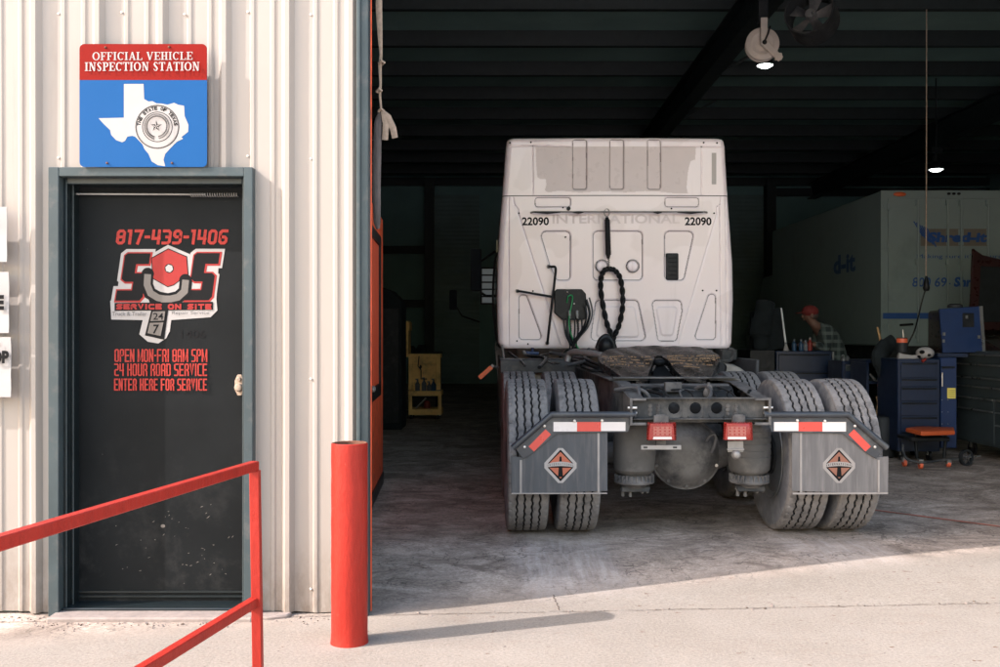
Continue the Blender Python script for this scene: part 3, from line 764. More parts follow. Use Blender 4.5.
for u,v in ((105.5,47.5),(169,47),(107,163),(172,163)):
    m_=MB(); m_.ell(W(u,v,SY-.003),(.006,.006,.006),10,6); m_.cyl(W(u,v,SY),W(u,v,SY+.05),.003,n=8); part(m_,'screw','rust',sg)
# paper notices at the left edge
for i,(y0,y1,xr,txt,lab) in enumerate(((207,262,7.5,None,'blank white notice board at the left edge of the wall, topmost of three'),
        (272,333,9.5,'E','white notice ending in a black letter E, middle one of three at the left edge'),
        (337,397,11.5,'OP','white notice with black letters OP, lowest of three at the left edge'))):
    n=thing('wall_notice',lab,'notice',tuple(W(-20,(y0+y1)/2,4.80)),'white notices on the left of the wall')
    q=MB(); vs=[]
    for j in range(9):
        v=y0+(y1-y0)*j/8
        for k in range(9):
            u=xr-62+62*k/8; w=W(u+(.5*math.sin(j*1.1) if k==8 else 0),v,4.785); w.y-=.010*(k/8)**2*abs(math.cos(j*.4)); vs.append(w)
    q.add(vs,[(j*9+k,j*9+k+1,(j+1)*9+k+1,(j+1)*9+k) for j in range(8) for k in range(8)])
    vs2=[Vector(v)+Vector((0,.004,0)) for v in vs]; q.add(vs2,[(j*9+k,(j+1)*9+k,(j+1)*9+k+1,j*9+k+1) for j in range(8) for k in range(8)])
    part(q,'board','paper',n)
    if txt:
        d=Dec(lambda u,v,l: W(u,v,4.770)+Vector((0,-l,0)))
        if txt=='E': d.text('E',-4,295,4,310,0,.06)
        else: d.text('OP',-9,350.5,9,363.5,0,.06); d.text('l',-1,343,0,347,0,.04)
        part(d,'lettering','ink_black',n)
# bollard
bl=MB(); bc=Vector((-.683,4.41,0)); r0=.082; z1=.905
prof=[(r0-.008,.60),(r0-.008,z1-.002),(r0-.004,z1),(r0,z1-.004)]+[(r0+.0008*math.sin(i*2.3),z1-.03-i*.055) for i in range(16)]+[(r0+.002,.012),(r0+.006,-.01)]
bl.lathe(prof,bc,(0,0,1),48,0,mis=[1,1,0,0]+[0]*30)
bl.lathe([(.001,z1-.035),(r0-.009,z1-.045)],bc,(0,0,1),30,1)
for i in range(10):
    a=i*.63; bl.ell((bc.x+.045*math.cos(a),bc.y+.045*math.sin(a),z1-.035),(.02,.02,.022),8,5,1)
single(bl,'bollard',['red_paint','rust'],'red painted steel pipe bollard with a rusty open top, in front of the bay corner','bollard',tuple(bc))
# handrail
hr_=thing('handrail','red square tube handrail running toward the viewer in front of the entrance door','handrail',(-.857,3.4,0))
t=.0165
def sqtube(p0,p1,t): 
    m_=MB(); m_.tube([p0,p1],t*1.414,4); return m_
e=Vector((-.857,3.4,0)); f=Vector((-1.235,1.50,0))
def rail(z,zz=None): 
    m_=MB(); a=e+Vector((0,0,z)); b=f+Vector((0,0,zz or z)); d=(b-a).normalized(); s_=Vector((-d.y,d.x,0)).normalized()*t; u=Vector((0,0,t))
    vs=[a-s_-u,a+s_-u,a+s_+u,a-s_+u,b-s_-u,b+s_-u,b+s_+u,b-s_+u]; m_.add(vs,[(0,3,2,1),(4,5,6,7),(0,1,5,4),(1,2,6,5),(2,3,7,6),(3,0,4,7)]); return m_
part(rail(.938),'top_rail','red_paint',hr_,bevel=.003); part(rail(.462),'mid_rail','red_paint',hr_,bevel=.003)
for q,lean in ((e,.014),(f,0)):
    m_=MB(); vs=[]
    for z,dx in ((0,lean),(.938-t,0)):
        for sx,sy in ((-1,-1),(1,-1),(1,1),(-1,1)): vs.append((q.x+dx+sx*t,q.y+sy*t,z))
    m_.add(vs,[(0,3,2,1),(4,5,6,7),(0,1,5,4),(1,2,6,5),(2,3,7,6),(3,0,4,7)]); m_.box((q.x+lean-.05,q.y-.05,0),(q.x+lean+.05,q.y+.05,.008))
    part(m_,'post','red_paint',hr_,bevel=.002)
# red inner door standing open
rd=thing('red_inner_door','red painted steel door with a black framed opening, standing just inside the bay corner','door',(-1.02,8.0,FLOOR))
xA,yA,xB,yB_=-.94,6.4,-1.055,8.75
def rdp(t,z,off=0): return (xA+(xB-xA)*t+off,yA+(yB_-yA)*t,z)
m_=MB()
def slab(t0,t1,z0,z1,o0,o1,mi=0): m_.add([rdp(t0,z0,o0),rdp(t1,z0,o0),rdp(t1,z1,o0),rdp(t0,z1,o0),rdp(t0,z0,o1),rdp(t1,z0,o1),rdp(t1,z1,o1),rdp(t0,z1,o1)],[(0,3,2,1),(4,5,6,7),(0,1,5,4),(1,2,6,5),(2,3,7,6),(3,0,4,7)],mi)
slab(0,1,FLOOR+.02,2.42,-.05,0); part(m_,'door_panel','red_door',rd)
m_=MB(); 
slab(.25,.80,2.14,2.22,.001,.02); slab(.25,.80,.88,.98,.001,.02); slab(.765,.80,.98,2.14,.001,.02); slab(.25,.29,.98,2.14,.001,.02); slab(0,1,FLOOR,FLOOR+.10,.001,.01)
part(m_,'black_frame','black_steel',rd)
m_=MB(); slab(.291,.764,.981,2.139,.001,.006); part(m_,'bright_panel','red_door_bright',rd)
m_=MB(); q=Vector(rdp(.40,.98,.03)); m_.ell(q,(.02,.05,.025),12,8); part(m_,'door_handle','alu',rd)
# knotted strap
st=thing('knotted_strap','tan and grey knotted webbing strap hanging in the top left of the bay opening','strap',tuple(W(380,20,5.25)))
Ys=5.25
m_=MB(); pts=[W(u,v,Ys) for u,v in ((377.5,-170),(378.5,-40),(379,10),(380,35),(381,55),(380,66),(380.5,84),(380,96),(381,108))]
m_.tube(pts,[.019,.019,.018,.014,.008,.010,.007,.007,.006],10,flat=.35)
for u,v,r_ in ((381.5,62,.014),(379,90,.012),(381,110,.013)): m_.tube([W(u-2.5,v+1.5,Ys-.005),W(u,v-1.5,Ys-.018),W(u+2.5,v+.5,Ys-.006),W(u,v+2.5,Ys+.012),W(u-2.5,v+1.5,Ys-.003)],r_*.6,8)
part(m_,'upper_strap','strap_tan',st)
m_=MB(); pts=[W(u,v,Ys) for u,v in ((380.5,110),(378,122),(377,150),(376.5,190),(377,222),(378,229))]
m_.tube(pts,[.008,.020,.024,.023,.020,.010],12,flat=.5); part(m_,'grey_tail','strap_grey',st)
m_=MB()
for pts in (((382,110),(388,117),(393,128),(395,138)),((382,111),(386,124),(385,140))):
    q=[W(u,v,Ys-.01) for u,v in pts]; m_.tube(q,[.007]+[.019]*(len(q)-2)+[.017],8,flat=.22)
part(m_,'frayed_end','strap_tan',st)

# grit and pebbles along the wall foot and the slab joint
rg=random.Random(31); m_=MB()
for i in range(330):
    if i<260: x=rg.uniform(-2.9,-.72); y=4.80-abs(rg.gauss(0,.05)); z=0
    else: x=rg.uniform(-.6,3.2); y=seam(x)+rg.gauss(0,.016); z=zf(y)
    if DX0<x<DX1 and i<260: y-=.10
    r_=abs(rg.gauss(0,.0017))+.0010; m_.obox((x,y,z+r_*.5),(r_*2*rg.uniform(.7,1.4),r_*2,r_*1.3),(rg.uniform(-.5,.5),rg.uniform(-.5,.5),rg.uniform(0,3)),rg.choice((0,0,1)))
tag(m_.build('gravel',['concrete_step','grit_dark'],None),kind='stuff')
# short crack in the sunlit slab edge
m_=MB(); n_=16; vs=[]
for i in range(n_):
    q=W(553+6.5*i/(n_-1)+.7*math.sin(i*1.7),594.5+13.5*i/(n_-1),4.9); k=(q.z-H)/(.012-H); 
    X=q.x/k*1.0; Y=4.9/k; w_=.0022*(1+.8*math.sin(i*2.3)); vs+=[(X-w_,Y,zf(Y)+.003),(X+w_,Y,zf(Y)+.003)]
m_.add(vs,[(2*i,2*i+1,2*i+3,2*i+2) for i in range(n_-1)]); tag(m_.build('slab_crack','grit_dark',None),kind='structure')
# ------------------------------------------------------------------ the tractor unit
OX,OY,OZ,YAW=1.25,6.08,FLOOR,R(1.03)
cY,sY=math.cos(YAW),math.sin(YAW)
def T(px,py,yl):
    k=(px-CX)/F; xl=(k*(OY+yl*cY)-OX+yl*sY)/(cY-k*sY); Y=OY+xl*sY+yl*cY
    return Vector((xl,yl,H-(py-CY)/F*Y-OZ))
TR=thing('semi_truck_tractor','white semi truck tractor seen from behind, parked in the bay with a bare fifth wheel','truck',(OX,OY,OZ),rz=YAW)
def tp(mb,name,mats,parent=None,bevel=0,seg=1,angle=32): return mb.build(name,mats,parent or TR,bevel=bevel,seg=seg,angle=angle)
def smooth(pts,k=6):
    P=[Vector(p) for p in pts]; o=[]
    for i in range(len(P)-1):
        a=P[max(i-1,0)];b=P[i];c=P[i+1];d=P[min(i+2,len(P)-1)]
        for j in range(k):
            t=j/k; o.append(.5*((2*b)+(c-a)*t+(2*a-5*b+4*c-d)*t*t+(3*b-a-3*c+d)*t**3))
    o.append(P[-1]); return o
# --- wheels
def tyre_mesh(Ro=.515,Wd=.272):
    nc=288; tw=.118
    n_t=66; cols=[]
    for i in range(n_t+1): cols.append(-tw+2*tw*i/n_t)
    mb=MB(); g=[-.072,-.026,.026,.072]; vs=[]; 
    prof_side=[(.124,.508),(.130,.498),(.134,.480),(.138,.455),(.1375,.42),(.1375,.415),(.136,.38),(.130,.340),(.118,.305),(.112,.292),(.108,.285)]
    full=[]
    for x,r in reversed(prof_side): full.append((-x,r,0))
    for x in cols: full.append((x,Ro-.004*(x/tw)**2,1))
    for x,r in prof_side: full.append((x,r,0))
    nf=len(full); depth=np.zeros((nc,nf))
    for j in range(nc):
        a=2*math.pi*j/nc; ph=j%6
        zig=(0,.0035,.0055,.0035,0,-.002)[ph]
        for i,(x,r,tr) in enumerate(full):
            d=0
            if tr:
                for q,gc in enumerate(g):
                    xx=x-gc-(zig if q%2 else -zig)
                    if abs(xx)<.0050: d=.013
                    if abs(xx)<.018 and (ph==1 and q in (1,2) or ph==4 and q in (0,3)) and abs(xx)>.004: d=max(d,.004)
                if abs(x)>tw-.012 and j%6 in (0,): d=.006
            elif r>.495 and j%6==0: d=.005
            depth[j,i]=d
            rr=r-d; vs.append((x,rr*math.cos(a),rr*math.sin(a)))
    fs=[];ms=[]
    for j in range(nc):
        for i in range(nf-1):
            a0=j*nf+i; a1=((j+1)%nc)*nf+i; fs.append((a0,a0+1,a1+1,a1))
            dd=[depth[j,i],depth[j,i+1],depth[(j+1)%nc,i],depth[(j+1)%nc,i+1]]
            tr=full[i][2] and full[i+1][2]
            ms.append(1 if sum(1 for q in dd if q>.008)>=2 else (0 if tr or full[i][1]>.488 else 2))
    mb.v=vs; mb.f=fs; mb.m=ms
    return mb
def wheel(parent,outer=1):
    hub=MB()   # brake drum and hub, the piece the tyre and rim sit on
    hub.lathe([(.01,-.10),(.10,-.10),(.205,-.09),(.21,.06),(.16,.08),(.13,.13),(.06,.135),(.001,.135)],(0,0,0),(1,0,0),32)
    h=hub.build('wheel','chassis_dark',parent)
    t=tyre_mesh().build('tyre',['tread','groove','sidewall'],h,angle=28)
    rm=MB(); rm.lathe([(.288,-.122),(.298,-.126),(.300,-.118),(.280,-.110),(.272,-.09),(.262,-.02),(.255,.06),(.252,.09),(.275,.11),(.300,.118),(.298,.126),(.288,.122),(.262,.10),(.20,.11),(.14,.115),(.13,.10),(.20,.095),(.24,.07),(.25,.02),(.262,-.08),(.275,-.115),(.288,-.122)],(0,0,0),(1,0,0),48)
    rm.build('rim','rim',h); return h
AX=.515
w0=wheel(TR); w0.location=(-1.065,.60,AX); w0.rotation_euler=(0,0,math.pi)
spots=[(-.735,.60,0,.7),(.735,.60,math.pi,1.1),(1.065,.60,0,.3),(-1.065,1.92,math.pi,.9),(-.735,1.92,0,.2),(.735,1.92,math.pi,.5),(1.065,1.92,0,1.9)]
for x,y,rz_,rx_ in spots:
    c=copy_tree(w0,TR); c.location=(x,y,AX); c.rotation_euler=(rx_,0,rz_)
for x in (-1.02,1.02):
    c=copy_tree(w0,TR); c.location=(x,7.0,AX); c.rotation_euler=(.4,0,0 if x>0 else math.pi)
# --- chassis rails: C channels tapering at the rear end
for s_ in (-1,1):
    m_=MB(); X=.43*s_
    side=[(-.02,.775),(-.02,.930),(.62,1.005),(9.0-2.4,1.005),(9.0-2.4,.735),(.35,.735)]
    m_.prism([(X,y,z) for y,z in side],(.009*s_,0,0))
    # flanges
    top=[(-.02,.930),(.62,1.005),(6.6,1.005)]; bot=[(-.02,.775),(.35,.735),(6.6,.735)]
    for line,o in ((top,-.008),(bot,.008)):
        for (ya,za),(yb,zb) in zip(line,line[1:]):
            x0=X-.085*s_; x1=X-.001*s_
            m_.add([(x0,ya,za),(x1,ya,za),(x1,yb,zb),(x0,yb,zb),(x0,ya,za+o),(x1,ya,za+o),(x1,yb,zb+o),(x0,yb,zb+o)],[(0,1,2,3),(4,7,6,5),(0,4,5,1),(1,5,6,2),(2,6,7,3),(3,7,4,0)])
    m_.prism([(X-.004*s_,-.026,.768),(X-.004*s_,-.026,.938),(X+.012*s_,-.026,.938),(X+.012*s_,-.026,.768)],(0,.012,0),1)
    m_.prism([(X-.09*s_,-.026,.768),(X-.0045*s_,-.026,.768),(X-.0045*s_,-.026,.785),(X-.09*s_,-.026,.785)],(0,.012,0),1)
    m_.prism([(X-.09*s_,-.026,.922),(X-.0045*s_,-.026,.922),(X-.0045*s_,-.026,.938),(X-.09*s_,-.026,.938)],(0,.012,0),1)
    tp(m_,'frame_rail',['chassis_dusty','chassis_dusty'],bevel=.002)
# rear crossmember with round holes (ring of quads round each hole)
m_=MB(); zc0,zc1=T(0,419,.02).z,T(0,399.5,.02).z; yb=.03
def holeplate(x0,x1,z0,z1,y,holes,r,mb,mi=0):
    n=24; xs_=[x0]; 
    cuts=[]; 
    for c in holes: cuts.append((c-r*1.35,c+r*1.35))
    px=x0
    for (a,b),c in zip(cuts,holes):
        mb.box((px,y,z0),(a,y+.008,z1),mi); px=b; zc=(z0+z1)/2; ring=[];outr=[]
        for k in range(n):
            t_a=2*math.pi*k/n+math.pi/4; dx,dz=math.cos(t_a),math.sin(t_a); ring.append((c+r*dx,zc+r*dz))
            hx=(b-a)/2; hz=(z1-z0)/2; s_=min(hx/max(abs(dx),1e-6),hz/max(abs(dz),1e-6)); outr.append((c+dx*s_,zc+dz*s_))
        vs=[(x,y,z) for x,z in ring+outr]+[(x,y+.008,z) for x,z in ring]; fs=[]
        for k in range(n):
            j=(k+1)%n; fs+=[(k,j,n+j,n+k),(k,2*n+k,2*n+j,j)]
        mb.add(vs,fs,mi)
        # corners of the outer square
        for sx,sz in ((a,z0),(b,z0),(a,z1),(b,z1)): pass
    mb.box((px,y,z0),(x1,y+.008,z1),mi)
hs=[T(u,409,yb).x for u in (674,695.5,716.7)]
holeplate(-.42,.42,zc0,zc1,yb,hs,.036,m_)
m_.box((-.42,yb-.045,zc1),(.42,yb+.008,zc1+.008)); m_.box((-.42,yb-.045,zc0-.008),(.42,yb+.008,zc0))
m_.box((-.42,yb+.01,zc0-.03),(.42,yb+.20,zc0-.012))
cmb=tp(m_,'rear_crossmember','chassis',bevel=.0015)
rb=random.Random(5)
for cx in (T(655,408,0).x,T(733,408,0).x):
    for i in range(2):
        for j in range(3):
            m_=MB(); p=Vector((cx-.025+.05*i,yb-.001,.835+.025*j)); m_.lathe([(.001,.012),(.009,.012),(.0095,.0)],p,(0,-1,0),6); m_.lathe([(.001,.003),(.014,.003),(.0142,0)],p,(0,-1,0),12); tp(m_,'bolt','chassis_dusty',cmb)
# second and third crossmembers and clutter between the rails
for y in (.62,1.25,1.95,2.7,3.4):
    m_=MB(); m_.box((-.418,y,.76),(.418,y+.008,.98)); m_.box((-.418,y,.98),(.418,y+.06,.988)); tp(m_,'crossmember','chassis_dark',bevel=.002)
m_=MB(); m_.prism([(-.33,.35,.955),(.30,.35,.955),(.33,.60,.985),(-.36,.60,.985)],(0,0,.012)); m_.box((-.16,.30,.955),(-.05,.345,1.02)); tp(m_,'bogie_plate','chassis_dusty',bevel=.003)
for i in range(11):
    rx=random.Random(i+40); m_=MB(); x=-.36+.072*i; y=.12
    pts=[(x,y+.0,.90),(x+rx.uniform(-.06,.06),y+.08,.945+rx.uniform(0,.05)),(x+rx.uniform(-.14,.14),y+.18,.955+rx.uniform(0,.045)),(x+rx.uniform(-.10,.10),y+.30,.95)]
    m_.tube(smooth(pts),rx.choice((.006,.009,.012)),8); tp(m_,'air_line',rx.choice(('hose_black','hose_grey','chassis_dusty','hose_black')))
m_=MB(); m_.ell((.12,.28,.95),(.035,.03,.045),14,8); m_.cyl((.12,.28,.93),(.12,.28,1.02),.010,n=8); m_.cyl((.12,.25,.99),(.12,.31,.99),.018,n=12); tp(m_,'valve','chassis_dusty')
m_=MB(); m_.cyl((-.30,.42,.88),(.30,.42,.88),.11,n=24); tp(m_,'air_tank','chassis_dark')
# shock brackets outside right rail ends (two pale pins on each side)
for s_ in (-1,1):
    for dz in (0,.032):
        m_=MB(); p=Vector((s_*.442,.015,.845+dz)); m_.cyl(p+Vector((-.045*s_,-.026,0)),p+Vector((.012*s_,-.026,0)),.0075,n=10); tp(m_,'pin','bolt')
# --- rear suspension: air bags, beams, axle
def mirror_x(m_): m_.v=[(-x,y,z) for x,y,z in m_.v]; m_.f=[tuple(reversed(f)) for f in m_.f]
bagc=[T(634.5,450,.26),T(749.5,450,.26)]
for k,c in enumerate(bagc):
    x,y=c.x,.27
    bag=MB(); zt=T(0,424,.27).z; zb_=T(0,475,.27).z
    rr0=.138
    prof=[(.001,zt+.012),(.11,zt+.012),(rr0-.012,zt+.004),(rr0-.002,zt-.02)]
    for i in range(5): 
        z=zt-.045-i*.042; prof+=[(rr0+.001,z+.014),(rr0-.003,z),(rr0+.001,z-.003)] if k==1 else [(rr0,z+.01),(rr0-.001,z)]
    prof+=[(rr0-.006,zb_+.03),(rr0-.022,zb_+.008),(rr0-.04,zb_),(rr0-.045,zb_-.005)]
    bag.lathe(prof,(x,y,0),(0,0,1),40); ab=tp(bag,'air_bag','airbag')
    cup=MB(); z0=zb_-.004; cup.lathe([(.09,z0),(.105,z0-.012),(.132,z0-.045),(.128,z0-.055),(.10,z0-.060),(.07,z0-.085),(.001,z0-.085)],(x,y,0),(0,0,1),36)
    for i in range(24):
        a=2*math.pi*i/24; cup.obox((x+.118*math.cos(a),y+.118*math.sin(a),z0-.022),(.008,.022,.042),(0,0,a+math.pi/2))
    tp(cup,'piston_base','chassis_dusty',ab)
    for dx in (-.075,-.03,.05,.085):
        m_=MB(); m_.cyl((x+dx,y-.03+abs(dx)*.4,z0-.125-.02*(dx<0)),(x+dx,y-.03+abs(dx)*.4,z0-.065),.011,n=8); m_.cyl((x+dx,y-.03+abs(dx)*.4,z0-.10),(x+dx,y-.03+abs(dx)*.4,z0-.085),.019,n=6); tp(m_,'mounting_bolt','chassis_dusty',ab)
    m_=MB(); m_.prism([(x-.09,y-.06,z0-.075),(x+.09,y-.06,z0-.075),(x+.07,.75,.50),(x-.07,.75,.50)],(0,0,-.035)); tp(m_,'suspension_beam','chassis',bevel=.006)
    m_=MB(); m_.box((x-.10,y-.09,zt+.013),(x+.10,y+.10,zt+.03)); tp(m_,'bag_plate','chassis')
for y_ax,ctr in ((.60,1),(1.92,0)):
    d0=T(687,455,.45); zc=AX+.01
    m_=MB(); cx=-.0 if ctr else 0
    cx=d0.x if ctr else 0
    # banjo housing: one continuous tube swelling at the centre
    xs_=[-.62,-.5,-.40,-.32,-.25,-.18,-.10,0,.10,.18,.25,.32,.40,.5,.62]
    rad=[.070,.072,.078,.090,.112,.140,.165,.17,.165,.140,.112,.090,.078,.072,.070]
    m_.tube([(cx+x,y_ax,zc) for x in xs_],rad,32); 
    m_.cyl((-.9,y_ax,zc),(.9,y_ax,zc),.062,n=20)
    ax_=tp(m_,'axle_housing','chassis_dusty',angle=40)
    m_=MB(); m_.lathe([(.001,.245),(.06,.242),(.12,.225),(.17,.19),(.205,.14),(.222,.125),(.224,.112),(.240,.110),(.240,.09),(.226,.088),(.225,.0),(.19,-.05)],(cx,y_ax,zc),(0,-1,0),44); tp(m_,'differential_cover','chassis_dusty',ax_)
    for i in range(5):
        a=R(200+35*i) ; m_=MB(); p=Vector((cx+.215*math.cos(a),y_ax-.11,zc+.215*math.sin(a))); m_.cyl(p,p+Vector((0,-.03,0)),.011,n=8); tp(m_,'cover_bolt','bolt' if i==4 else 'chassis_dusty',ax_)
    m_=MB(); m_.cyl((cx,y_ax-.10,zc),(cx,y_ax+1.0,.62),.05,n=16) if ctr else m_.cyl((0,y_ax,zc),(0,y_ax+3,.75),.05,n=16); tp(m_,'drive_shaft','chassis')
m_=MB(); a=T(712,432,.30); m_.tube([T(706,441,.3),T(709,436,.28),T(714,434,.28),T(716,438,.28),T(714,447,.28),T(711,452,.3)],.012,8); tp(m_,'vent_hose','hose_grey')
for s_ in (-1,1):   # brake chambers and shocks
    m_=MB(); m_.cyl((.50*s_,.78,.60),(.50*s_,1.02,.66),.085,n=20); m_.cyl((.50*s_,1.02,.66),(.50*s_,1.06,.67),.06,n=20); tp(m_,'brake_chamber','chassis')
    m_=MB(); m_.cyl((.36*s_,.52,.45),(.40*s_,.46,.86),.032,n=14); tp(m_,'shock_absorber','chassis')
# --- mud flap hangers, flaps, tape
def bothsides(fn):
    for s_ in (0,1):
        U=(lambda u:u) if s_==0 else (lambda u:1399.5-u)
        fn(U,s_)
def flapset(U,s_):
    yF=.0
    t=lambda u,v,y=yF: T(U(u),v,y)
    g=MB(); g.tube([t(634,414.5,-.01),t(551.5,414.5,-.01),t(512.5,448,-.01)],.020,14)
    g.lathe([(.020,0),(.024,0),(.024,.012),(.001,.012)],t(634,414.5,-.01),(1 if s_==0 else -1,0,0),14)
    g.prism([t(u,v,-.004) for u,v in ((549,416),(632,416),(630,426),(628,432),(557,433.5),(549,440),(533,453),(523,459),(516,449))],(0,.006,0))
    hb=tp(g,'flap_hanger','bracket_paint',bevel=.001)
    f_=MB(); n=10; vs=[]
    ol=[(511,456.5),(522,457),(535,451),(549,439),(557,433),(607.5,431),(607.5,491),(511.5,494)]
    f_.prism([t(u,v,.008) for u,v in ol],(0,.009,0))
    fl=tp(f_,'mud_flap','flap_rubber' if s_==0 else 'flap_rubber_pale',bevel=.001)
    for u in (520.8,598.5):
        b=MB(); b.box(t(u-1.1,493,.004),t(u+1.1,460 if u<540 else 433,.0078)); tp(b,'flap_rib','flap_strip',fl)
    b=MB(); b.box(t(511.5,494.2,.004),t(607,492.6,.0078)) ; tp(b,'flap_edge','flap_strip',fl)
    D=Dec(lambda u,v,l: t(u,v,-.0045)+Vector((0,-l,0)))
    D.poly([(553.5,422),(577,422),(577,431.5),(553.5,431.5)],0); D.poly([(577,422),(601,422),(601,431.3),(577,431.3)],1); D.poly([(601,422),(625.5,422),(625.5,431),(601,431)],0)
    D.poly([(545.5,429.3),(551,434.5),(534,451.5),(528.6,446.5)],1)
    tp(D,'reflective_tape',['tape_white','tape_red'],hb)
    for u,v in ((574.5,421),(602,420.5),(544.5,426),(524.5,447)):
        b=MB(); b.ell(t(u,v,-.008),(.0095,.008,.0095),12,8); tp(b,'bolt','bolt',hb)
    cu,cv=560.5,465.5
    D=Dec(lambda u,v,l: t(u,v,.0075)+Vector((0,-l,0)),step=.0004)
    def dia(a,b,r): 
        return chamfer([(cu,cv-b),(cu+a,cv),(cu,cv+b),(cu-a,cv)],r,True)
    sg_=1 if s_==0 else -1
    D.poly(dia(18.5,20,3.5),0); D.poly(dia(14.6,16,.5),1)
    D.poly([(cu,cv-13.6),(cu+11,cv-2.6),(cu,cv-3.6),(cu-11,cv-2.6)],2); D.poly([(cu-11,cv+2.2),(cu+11,cv+2.2),(cu,cv+13)],2)
    D.poly([(cu-.9,cv-9),(cu+.9,cv-9),(cu+1.5,cv-2),(cu-1.5,cv-2)],1); D.poly([(cu-1.8,cv+1.8),(cu+1.8,cv+1.8),(cu+2.6,cv+11.5),(cu-2.6,cv+11.5)],1)
    D.poly([(cu-16,cv-1.0),(cu-8,cv-3.2),(cu,cv-4),(cu+8,cv-3.2),(cu+16,cv-1),(cu+16,cv+2.2),(cu+8,cv+.9),(cu,cv+.4),(cu-8,cv+.9),(cu-16,cv+2.2)],0)
    word='INTERNATIONAL' if s_==0 else 'INTERNATIONAL'[::-1]
    l=D.nxt()
    for i,chh in enumerate(word):
        u=cu-12.6+25.2*i/12; q=(u-cu)/13; v=cv-1.6+1.6*q*q
        vs,fs=textmesh(chh,.02); wd=1.25 if chh!='I' else .45
        k=-1 if s_ else 1
        D.add([D.fn(u+k*(a-.5)*wd,v+1.1-2.2*b_,l) for a,b_ in vs],fs,3)
    tp(D,'diamond_emblem',['ink_white','ink_black','ink_orange','ink_grey'] if s_==0 else ['flap_strip','ink_black','dull_orange','ink_black'],fl)
K('dull_orange',(.21,.085,.055),.5,var=.1)
bothsides(flapset)
# --- tail lamps
def lamps(U,s_):
    y=-.045; t=lambda u,v,yy=y: T(U(u),v,yy)
    g=MB(); u0,u1=647.5,675.5
    front=[t(650,423.5,y-.05),t(673,423.5,y-.05),t(675,440,y-.05),t(648,440,y-.05)]
    back=[t(647,422,y),t(676,422,y),t(676.5,440.5,y),t(646.5,440.5,y)]
    g.add(front+back,[(0,1,2,3),(4,7,6,5),(0,4,5,1),(1,5,6,2),(2,6,7,3),(3,7,4,0)])
    lm=tp(g,'tail_lamp','lens_red',bevel=.004)
    D=Dec(lambda u,v,l: t(u,v,y-.0505)+Vector((0,-l,0)))
    D.poly([(653.5,426.5),(671.5,426.5),(671.5,436),(653.5,436)],0)
    for i in range(4):
        for j in range(3): D.disc((655.7+4.6*i,428+3.2*j),1.0,1,10)
    tp(D,'lens',['lens_pale','lens_red'],lm)
    D=Dec(lambda u,v,l: t(u,v,y-.0505)+Vector((0,-l,0))); D.poly([(653.5,436.8),(671.5,436.8),(672,439.4),(653,439.4)],0); tp(D,'clear_strip','tape_white',lm)
    g=MB(); g.box(t(654,415.5,y+.002),t(668,422.5,y+.03)); g.box(t(656,414.5,y+.004),t(666,447,y+.014)) ; tp(g,'lamp_bracket','chassis_dusty',bevel=.003)
    g=MB()
    if s_==0:
        g.box(t(641,445.2,y-.012),t(681,449.6,y-.006)); 
        pb=tp(g,'plate_bracket','alu',bevel=.002)
        for u in (645.5,675): 
            q=MB(); q.box(t(u-2,446.6,y-.0135),t(u+2,448.2,y-.0125)); tp(q,'slot','chassis_dark',pb)
    else:
        g.box(t(656,441,y-.005),t(672,452,y)); g.lathe([(.001,.03),(.018,.028),(.028,.01),(.03,0)],t(663.5,454.5,y-.004),(0,-1,0),18); g.box(t(655,448.6,y-.016),t(673,450,y+.01)); tp(g,'plate_lamp','alu',bevel=.002)
bothsides(lamps)
# --- fifth wheel, projected onto its own tilted plate plane (slope .30, 0.8 m long)
def FW(px,py,off=0):
    # world plane Z=1.075+off+(Y-7)*.3
    k=(py-CY)/F; Y=(H-1.075-off+2.1)/(.3+k); wv=Vector(((px-CX)*Y/F,Y,H-k*Y)); 
    d=wv-Vector((OX,OY,OZ)); return Vector((d.x*cY+d.y*sY,-d.x*sY+d.y*cY,d.z))
ol=[(601,363),(598,357),(602,352),(611,348.6),(628,346.6),(648,346),(664,346),(682,346),(700,347.2),(712,350),(719,355),(719.5,361),(716,367),(710,379),(707,381.5),(689,381.5),(684,379),(676,371),(668,360.5),(661,355),(656,355.5),(653,361),(649,372),(647,380),(644,381.8),(629,381.8),(624,379),(612,370)]
m_=MB(); bm_=bmesh.new(); vv=[bm_.verts.new(FW(u,v)) for u,v in ol]; f0=bm_.faces.new(vv)
bmesh.ops.triangulate(bm_,faces=[f0]); bmesh.ops.subdivide_edges(bm_,edges=bm_.edges,cuts=5,use_grid_fill=True)
bm_.normal_update(); rj=random.Random(2)
base=[v.co.copy() for v in bm_.verts]; bm_.verts.index_update()
def lump(p): return .005*math.sin(p.x*13+p.y*5)*math.sin(p.y*11+1)+.0025*math.sin(p.x*41+p.y*23)
P0=[]
for v in bm_.verts:
    tip=max(0,(1.00-v.co.y)/.25); P0.append(Vector((v.co.x,v.co.y,v.co.z+lump(v.co)-.02*min(1,tip)**2)))
tri=[[v.index for v in f.verts] for f in bm_.faces]; nb=len(P0)
bedges=[(e.verts[0].index,e.verts[1].index) for e in bm_.edges if len(e.link_faces)==1]
m_.add(P0+[p+Vector((0,.012,-.055)) for p in P0],[tuple(t) for t in tri]+[tuple(reversed([i+nb for i in t])) for t in tri]+[(a,b,b+nb,a+nb) for a,b in bedges])
bm_.free()
fw=tp(m_,'fifth_wheel','fifth_grease',angle=50)
m_=MB(); rj=random.Random(9)
